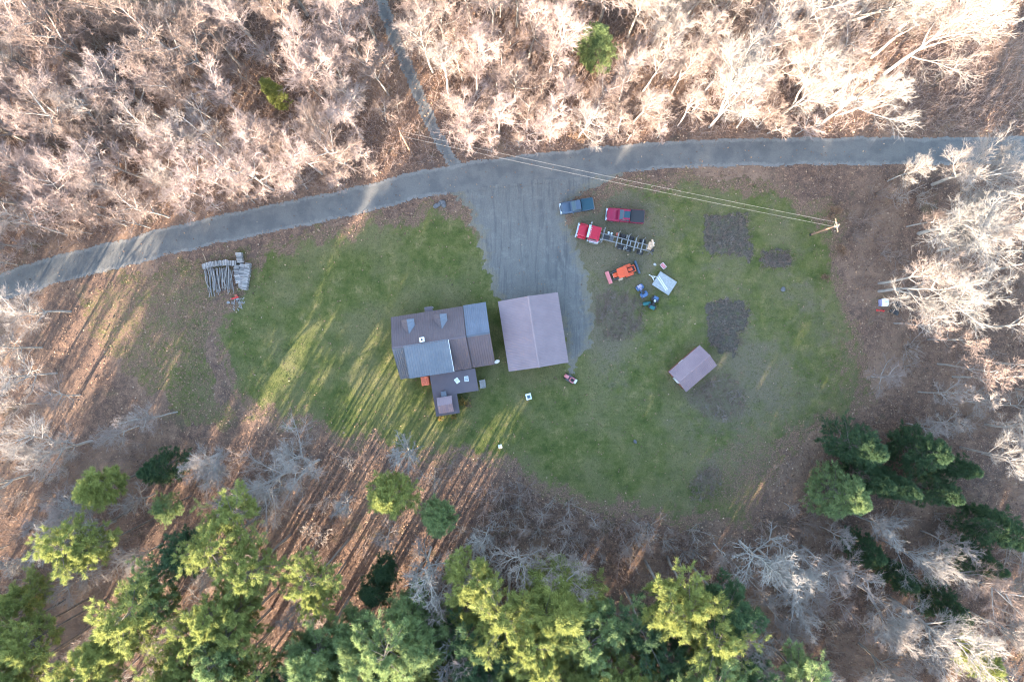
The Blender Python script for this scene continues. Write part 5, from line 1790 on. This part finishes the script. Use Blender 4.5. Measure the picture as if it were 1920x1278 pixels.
    t = thing("red_beam", "bright red bar lying below the white tub", "bar", (c[0], c[1], 0), R(-3))
    boxes("bar", t, "bright_red", [((0, 0, 0.13), (1.35, 0.16, 0.12)), ((-0.5, 0.0, 0.035), (0.12, 0.4, 0.07)), ((0.5, 0.0, 0.035), (0.12, 0.4, 0.07))], 0.01)
    # orange tarp-covered box at the house
    c = P(797, 714, 1.0)
    t = thing("covered_box", "orange-red tarp draped over a box at the house's lower left side", "tarp", (c[0], c[1], 0), R(8.8))
    n = 14
    r = np.random.default_rng(3)
    V, F = [], []
    for i in range(n):
        for j in range(n):
            a, b = (i / (n - 1) - 0.5) * 2, (j / (n - 1) - 0.5) * 2
            e = max(abs(a), abs(b))
            z = 1.05 + r.normal(0, 0.03) if e < 0.72 else 1.05 - (e - 0.72) / 0.28 * 0.8 + r.normal(0, 0.02)
            f = 0.98 if e < 0.72 else 0.98 * 0.74 / max(e, 0.74) + 0.1 * (e - 0.72) + r.normal(0, 0.012)
            V.append((a * f * 0.88, b * f * 0.95, z))
    for i in range(n - 1):
        for j in range(n - 1):
            F.append((i * n + j, (i + 1) * n + j, (i + 1) * n + j + 1, i * n + j + 1))
    tp = poly_obj("tarp", t, "orange_faded", V, F)
    box("crate", t, "wood_raw", (0, 0, 0.45), (1.05, 1.12, 0.9), 0.01)


def stone(name, label, u, v, s):
    x, y, _ = P(u, v)
    bm = bmesh.new()
    bmesh.ops.create_icosphere(bm, subdivisions=2, radius=s)
    r = random.Random(int(u * 3 + v))
    ph = [r.uniform(0, 6) for _ in range(3)]
    for q in bm.verts:
        k = 1 + 0.16 * math.sin(q.co.x * 5 / s * 0.5 + ph[0]) + 0.14 * math.sin(q.co.y * 6 / s * 0.5 + ph[1]) + r.uniform(-0.05, 0.05)
        q.co = Vector((q.co.x * k * 1.15, q.co.y * k * 0.9, q.co.z * k * 0.62))
    o = bm_obj(name, bm, "concrete" if "pale" in label else "stone_dark", None, (x, y, s * 0.38), (0, 0, r.uniform(0, 6)))
    tag(o, label, "rock" if name == "rock" else "stone")


small_things()


# ---------------------------------------------------------------- firewood and logs
def split_meshes():
    out = []
    for i in range(5):
        r = random.Random(i)
        n = r.choice((3, 4, 5))
        ring = [(0.115 * r.uniform(0.8, 1.2) * math.cos(6.283 * k / n + 0.3), 0.115 * r.uniform(0.8, 1.2) * math.sin(6.283 * k / n + 0.3)) for k in range(n)]
        V = [(-0.4, a, b) for a, b in ring] + [(0.4, a * 0.95, b * 0.95) for a, b in ring]
        me = bpy.data.meshes.new("firewood")
        me.from_pydata(V, [], [tuple(range(n - 1, -1, -1)), tuple(range(n, 2 * n))] + [(k, (k + 1) % n, n + (k + 1) % n, n + k) for k in range(n)])
        me.materials.append(M["log_grey" if i % 2 else "wood_cut"])
        out.append(me)
    return out


def firewood():
    ms = split_meshes()
    r = random.Random(2)

    def row(name, label, pts, layers, across):
        """pts: pixel polyline of the row; pieces lie across it"""
        w = W(pts)
        t = thing(name, label, "firewood", (float(w[0][0]), float(w[0][1]), 0))
        seg = np.hypot(*np.diff(w, axis=0).T)
        cum = np.concatenate([[0], np.cumsum(seg)])
        n = int(cum[-1] / 0.215)
        for ly in range(layers):
            for k in range(n):
                s = (k + 0.5 + 0.5 * (ly % 2)) / n * cum[-1]
                s = min(s, cum[-1] - 0.02)
                x, y = np.interp(s, cum, w[:, 0]), np.interp(s, cum, w[:, 1])
                j = min(np.searchsorted(cum, s, side='right') - 1, len(seg) - 1)
                d = w[j + 1] - w[j]
                a = math.atan2(d[1], d[0]) + math.pi / 2 + r.gauss(0, 0.06)
                f = r.uniform(0.88, 1.1)
                link("firewood", r.choice(ms), t, (x - w[0][0] + r.gauss(0, 0.03), y - w[0][1] + r.gauss(0, 0.03), 0.11 + ly * 0.19), (r.uniform(-0.4, 0.4), r.gauss(0, 0.03), a), (f, f, f))
    row("firewood_row", "long firewood row across the top of the log pile", [(382, 501), (400, 496), (422, 493), (445, 494)], 4, 0)
    row("firewood_row", "short firewood row sticking up beside the road verge, right of the logs", [(451, 474), (453, 492)], 5, 0)
    row("firewood_row", "left firewood row of the three beside the leaning logs", [(447, 498), (446, 512), (450, 530)], 4, 0)
    row("firewood_row", "middle firewood row of the three beside the leaning logs", [(458, 495), (456, 512), (455, 539)], 4, 0)
    row("firewood_row", "right firewood row of the three, nearest the lawn", [(468, 494), (466, 512), (461, 543)], 5, 0)
    # long crooked logs
    rr = np.random.default_rng(5)
    c = W([(415, 528)])[0]
    t = thing("log_pile", "pile of long grey crooked logs in front of the firewood row", "log pile", (float(c[0]), float(c[1]), 0))
    for i in range(30):
        f = i / 29.0
        ly = i % 3
        u0, u1 = 388 + f * 50 + rr.normal(0, 2), 395 + f * 42 + rr.normal(0, 3)
        v0, v1 = 502 + rr.uniform(-3, 6), 549 + rr.uniform(-6, 10) - 6 * f
        a, b = W([(u0, v0), (u1, v1)])
        n = 7
        p = np.array([a + (b - a) * k / (n - 1) for k in range(n)])
        p = p + np.cumsum(rr.normal(0, 0.045, (n, 2)), 0) * np.sin(np.linspace(0, 3.14, n))[:, None] * 1.4
        r0 = rr.uniform(0.06, 0.12)
        z = 0.12 + ly * 0.2 + np.linspace(0.25, 0.0, n) * (ly > 0) + rr.normal(0, 0.02, n).cumsum() * 0.3
        pts = np.concatenate([p - c, np.maximum(z, r0)[:, None]], 1)[None]
        V, F = tubes(pts, radii(n, r0, r0 * 0.6, 1), 7)
        caps = [np.array([list(range(6, -1, -1))]), np.array([[len(V) - 7 + k for k in range(7)]])]
        link("log", mesh_np("log", V, [F] + caps, "log_grey", True), t)
    # oddments at the foot of the pile
    for (u, v, mt, s, lab, nm) in ((429, 567, "white_paint", (0.28, 0.28, 0.3), "white bucket at the foot of the log pile", "bucket"),):
        x, y, _ = P(u, v)
        t = thing(nm, lab, "bucket", (x, y, 0))
        bm = tube_bm((0, 0, 0.0), (0, 0, 0.34), 0.15, 0.18, 14, True)
        bm_obj("pail", bm, mt, t)
        bm_obj("mouth", tube_bm((0, 0, 0.335), (0, 0, 0.346), 0.14, 0.14, 14), "black", t)
    x, y, _ = P(442, 559)
    t = thing("log_splitter", "small red and grey machine at the lower right foot of the log pile", "log splitter", (x, y, 0), R(15))
    box("beam", t, "bright_red", (0, 0, 0.5), (1.3, 0.16, 0.18), 0.02)
    box("engine", t, "rust_red", (0.35, 0.3, 0.5), (0.42, 0.36, 0.34), 0.05)
    box("wedge", t, "steel", (-0.5, 0, 0.66), (0.14, 0.1, 0.24), 0.01, (0.3, 1))
    box("tank", t, "galvanised", (0.4, -0.28, 0.44), (0.5, 0.28, 0.28), 0.05)
    tubes_obj("stand", t, "dark_steel", [((-0.55, 0, 0.0), (-0.55, 0, 0.5)), ((0.3, -0.4, 0.25), (0.3, 0.4, 0.25))], 0.035)
    for s in (-1, 1):
        wheel(t, 0.3, s * 0.45, 0.25, 0.13)
    x, y, _ = P(447, 568)
    t = thing("scrap_heap", "grey heap of bark scraps below the red machine at the log pile", "scrap heap", (x, y, 0))
    for i in range(34):
        link("bark_piece", ms[i % 5], t, (random.gauss(0, 0.5), random.gauss(0, 0.42), 0.07), (random.uniform(-1, 1), random.gauss(0, 0.15), random.uniform(0, 6.3)), (0.55, 0.6, 0.5))
    # one pole lying at the verge
    a, b = W([(380, 474), (387, 491)])
    V, F = tubes(np.array([[(*a, 0.06), (*((a + b) / 2 + 0.03), 0.07), (*b, 0.06)]]), radii(3, 0.06, 0.045, 1), 7)
    tag(link("loose_pole", mesh_np("loose_pole", V, [F, np.array([list(range(6, -1, -1))]), np.array([[14 + k for k in range(7)]])], "wood_raw")),
        "single pale pole lying on leaves above the log pile's left end", "pole")


firewood()


# ---------------------------------------------------------------- utility poles and wires
def utility():
    tops = []
    for (u, v, lab) in ((1520, 440, "wooden utility pole with crossarm and transformer at the right lawn edge"), (769, 283, "wooden utility pole at the forest track mouth, half hidden by branches")):
        x, y, _ = P(u, v)
        t = thing("utility_pole", lab, "utility pole", (x, y, 0), R(100))
        tube("pole", t, "pole_wood", (0, 0, 0), (0, 0, 9.4), 0.17, 0.11, 12)
        box("crossarm", t, "pole_wood", (0, 0.14, 8.9), (2.0, 0.1, 0.12), 0.01)
        for dx in (-0.36, 0.36):
            ins = tube("insulator", t, "steel", (dx, 0.14, 8.96), (dx, 0.14, 9.14), 0.06, 0.035, 10)
        for dx in (-0.6, 0.6):
            tube("brace", t, "galvanised", (dx, 0.16, 8.85), (0, 0.15, 8.2), 0.02)
        if u > 1000:
            tr = tube("transformer", t, "galvanised", (0.0, -0.36, 7.3), (0.0, -0.36, 8.15), 0.24, 0.24, 16)
            tube("bushing", tr, "white_paint", (0.0, -0.36, 8.15), (0.0, -0.36, 8.4), 0.05, 0.03, 8)
            tube("ground_guard", t, "black", (0, 0, 0), (0, 0, 0.5), 0.2, 0.2, 12)
        m = Matrix.Translation((x, y, 0)) @ Matrix.Rotation(R(100), 4, 'Z')
        tops.append([m @ Vector((dx, 0.14, 9.16)) for dx in (-0.36, 0.36)])
    for i, lab in ((0, "left of two parallel power wires crossing over the road junction"), (1, "right of two parallel power wires crossing over the road junction")):
        a, b = tops[0][i], tops[1][i]
        n = 24
        pts = []
        for k in range(n):
            f = k / (n - 1)
            p = a.lerp(b, f)
            p.z -= 4 * 0.9 * f * (1 - f)
            pts.append(tuple(p))
        V, F = tubes(np.array([pts]), radii(n, 0.010, 0.010, 1), 5)
        tag(link("power_wire", mesh_np("power_wire", V, F, "wire_metal", True)), lab, "wire", "power wires")


utility()


# ---------------------------------------------------------------- garden beds and loose ground cover
def bed_sheet(nm, pts, z0, amp, seed):
    lo, hi = pts.min(0) - 0.6, pts.max(0) + 0.6
    cell = 0.16
    nx, ny = int((hi[0] - lo[0]) / cell), int((hi[1] - lo[1]) / cell)
    gx, gy = np.meshgrid(lo[0] + np.arange(nx + 1) * cell, lo[1] + np.arange(ny + 1) * cell)
    sd = sdist(gx, gy, pts) + wob(gx, gy, 1.6, seed) * 0.55
    r = np.random.default_rng(seed)
    z = z0 + np.clip(sd, 0, 0.6) * 0.12 + amp * np.clip(sd * 2, 0, 1) * (0.5 + 0.5 * wob(gx, gy, 0.9, seed + 1) + r.uniform(-0.35, 0.35, gx.shape))
    keep = (sd[:-1, :-1] + sd[1:, :-1] + sd[:-1, 1:] + sd[1:, 1:]) > 0
    z = np.where(sd < 0.05, z0, np.maximum(z, z0))
    iy, ix = np.nonzero(keep)
    w = nx + 1
    a = iy * w + ix
    F = np.stack([a, a + 1, a + w + 1, a + w], 1)
    used, inv = np.unique(F, return_inverse=True)
    V = np.stack([gx.ravel()[used], gy.ravel()[used], z.ravel()[used]], 1)
    o = link("garden_bed", mesh_np("garden_bed", V, inv.reshape(F.shape), "soil"))
    return tag(o, "dug garden bed of dark soil", "garden bed", kind="structure")


def sticks(name, x, y, hmin, hmax, lean, rad, mat, seed, label, cat_, side=2):
    """loose upright or lying stems, one mesh of kind stuff"""
    r = np.random.default_rng(seed)
    n = len(x)
    az = r.uniform(0, 6.283, n)
    d = nrm(np.stack([np.cos(az) * lean * r.uniform(0.2, 1, n), np.sin(az) * lean * r.uniform(0.2, 1, n), np.ones(n)], 1))
    L = r.uniform(hmin, hmax, n)
    p = np.stack([x, y, np.full(n, 0.0)], 1)
    pts = [p]
    for _ in range(2):
        d = nrm(d + r.normal(0, 0.18, d.shape))
        p = p + d * (L / 2)[:, None]
        pts.append(p)
    B1 = np.stack(pts, 1)
    parts = [tubes(B1, radii(3, rad, rad * 0.5, n), 3)]
    if side:
        B2, L2, _ = sprout(r, B1, side, 0.3, 1.0, 0.7, 0.2, L * 0.45, 1, 0.2, 0.1)
        parts.append(tubes(B2, radii(2, rad * 0.6, rad * 0.35, len(L2)), 3))
    V, F = cat(parts)
    return tag(link(name, mesh_np(name, V, F, mat)), label, cat_, kind="stuff")


def flakes(name, x, y, size, tilt, mat, seed, label, cat_, tint, z=0.03):
    r = np.random.default_rng(seed)
    n = len(x)
    a = r.uniform(0, 6.283, n)
    s = size * r.uniform(0.55, 1.3, n)
    nx, ny = r.normal(0, tilt, n), r.normal(0, tilt, n)
    U = np.stack([np.cos(a), np.sin(a), -(np.cos(a) * nx + np.sin(a) * ny)], 1) * s[:, None]
    Vv = np.stack([-np.sin(a), np.cos(a), -(-np.sin(a) * nx + np.cos(a) * ny)], 1) * (s * r.uniform(0.45, 0.8, n))[:, None]
    c = np.stack([x, y, z + np.abs(U[:, 2]) + np.abs(Vv[:, 2])], 1)
    V = np.stack([c - U * 0.5, c - Vv * 0.5, c + U * 0.5, c + Vv * 0.5], 1).reshape(-1, 3)
    F = np.arange(4 * n).reshape(-1, 4)
    return tag(link(name, mesh_np(name, V, F, mat, tint=np.repeat(tint, 4))), label, cat_, kind="stuff")


def sample(n, seed, x0=-86, x1=86, y0=-58, y1=58):
    r = np.random.default_rng(seed)
    return r.uniform(x0, x1, n), r.uniform(y0, y1, n), r


def ground_cover():
    for i, (nm, pts) in enumerate(BEDS[:3]):
        bed_sheet(nm, pts, 0.012, {"square": 0.16, "tall": 0.2, "oval": 0.12, "rough": 0.22, "weedy": 0.14, "brush": 0.1}[nm], 40 + i)
    # dead stems on the beds
    xs, ys = [], []
    for i, (nm, pts) in enumerate(BEDS):
        x, y, r = sample({"square": 900, "tall": 1000, "oval": 500, "rough": 1500, "weedy": 1100, "brush": 600}[nm] * 2, 60 + i, *(pts.min(0)[0], pts.max(0)[0], pts.min(0)[1], pts.max(0)[1]))
        k = sdist(x, y, pts) + wob(x, y, 1.6, 40 + i) * 0.7 > -0.4
        k &= wob(x, y, 1.3, 90 + i) + r.normal(0, 0.35, len(x)) > (-0.1 if i < 3 else 0.15)
        xs.append(x[k])
        ys.append(y[k])
    sticks("dead_stems", np.concatenate(xs), np.concatenate(ys), 0.25, 0.95, 1.5, 0.02, "twig_brown", 3, "dead grey stems lying on the garden beds", "dead stems", 1)

    # brush in the woods
    x, y, r = sample(105000, 21, -88, 88, -58, 58)
    la, pa, dr, rd, tk = fields(x, y)
    yr = np.interp(x, ROAD[:, 0], ROAD[:, 1])
    clump = wob(x, y, 7.0, 31) + 0.6 * wob(x, y, 2.5, 32)
    up = y > yr
    edge = np.minimum(np.minimum(-rd, -tk), np.minimum(-la, -dr))
    k = (edge > 0.7) & (la < -0.6) & (pa < 0)
    # left verge and right verge are bare
    verge = (~up) & (x < -38) & (y > -16)
    verge2 = (~up) & (x > 6) & (x < 46) & (y > 20)
    lim = np.where(up, -0.5, np.where(verge | verge2, 1.25, np.where((x > 50) & (y > -10), 0.45, -0.1)))
    k &= clump > lim
    ku, kl = k & up, k & ~up  # sun and shade put into the twig colour: pale above, brown below
    sticks("undergrowth", x[ku], y[ku], 0.7, 2.9, 0.8, 0.02, "twig_pink", 22, "thin pale brush under the wood above the road", "undergrowth", 2)
    sticks("undergrowth", x[kl], y[kl], 0.7, 2.6, 0.8, 0.02, "twig_brown", 26, "thin brown brush under the lower woods", "undergrowth", 2)

    # fallen leaves
    x, y, r = sample(190000, 23, -86, 86, -58, 58)
    la, pa, dr, rd, tk = fields(x, y)
    d = np.where(pa > la, 0.35, la)
    pr = np.where(d > 0, np.exp(-d / 1.6) * 0.55 + 0.03, 0.8)
    pr = np.where(rd > 0.2, 0.035, np.where(tk > 0.2, 0.2, pr))
    pr = np.where(dr > 0.3, 0.02, pr)
    k = r.uniform(0, 1, len(x)) < pr
    flakes("fallen_leaves", x[k], y[k], 0.24, 0.5, "fallen", 24, "brown fallen leaves over the forest floor", "leaves", np.clip(r.normal(0.55, 0.25, len(x)), 0, 1)[k])

    # grass
    x, y, r = sample(170000, 25, -52, 56, -32, 28)
    la, pa, dr, rd, tk = fields(x, y)
    k = (np.maximum(la, pa) > 0.1) & (dr < -0.2) & (rd < -0.1)
    for nm, pts in BEDS[:3]:
        k &= ~inside(x, y, pts)
    x, y = x[k], y[k]
    tint = np.clip(0.38 + 0.22 * wob(x, y, 6.0, 41) + 0.2 * wob(x, y, 1.5, 42) + r.normal(0, 0.16, len(x)) + 0.2 * sm(6, 40, x), 0, 1)
    n = len(x)
    a = r.uniform(0, 6.283, n)
    L = r.uniform(0.08, 0.2, n)
    ln = r.uniform(0.2, 1.2, n)
    tip = np.stack([x + np.cos(a) * L * ln, y + np.sin(a) * L * ln, 0.01 + L * 0.8], 1)
    w = 0.035
    V = np.stack([np.stack([x - np.sin(a) * w, y + np.cos(a) * w, np.full(n, 0.005)], 1), np.stack([x + np.sin(a) * w, y - np.cos(a) * w, np.full(n, 0.005)], 1), tip], 1).reshape(-1, 3)
    tag(link("grass", mesh_np("grass", V, np.arange(3 * n).reshape(-1, 3), "grass", tint=np.repeat(tint, 3))), "short grass of the lawn", "grass", kind="stuff")


ground_cover()
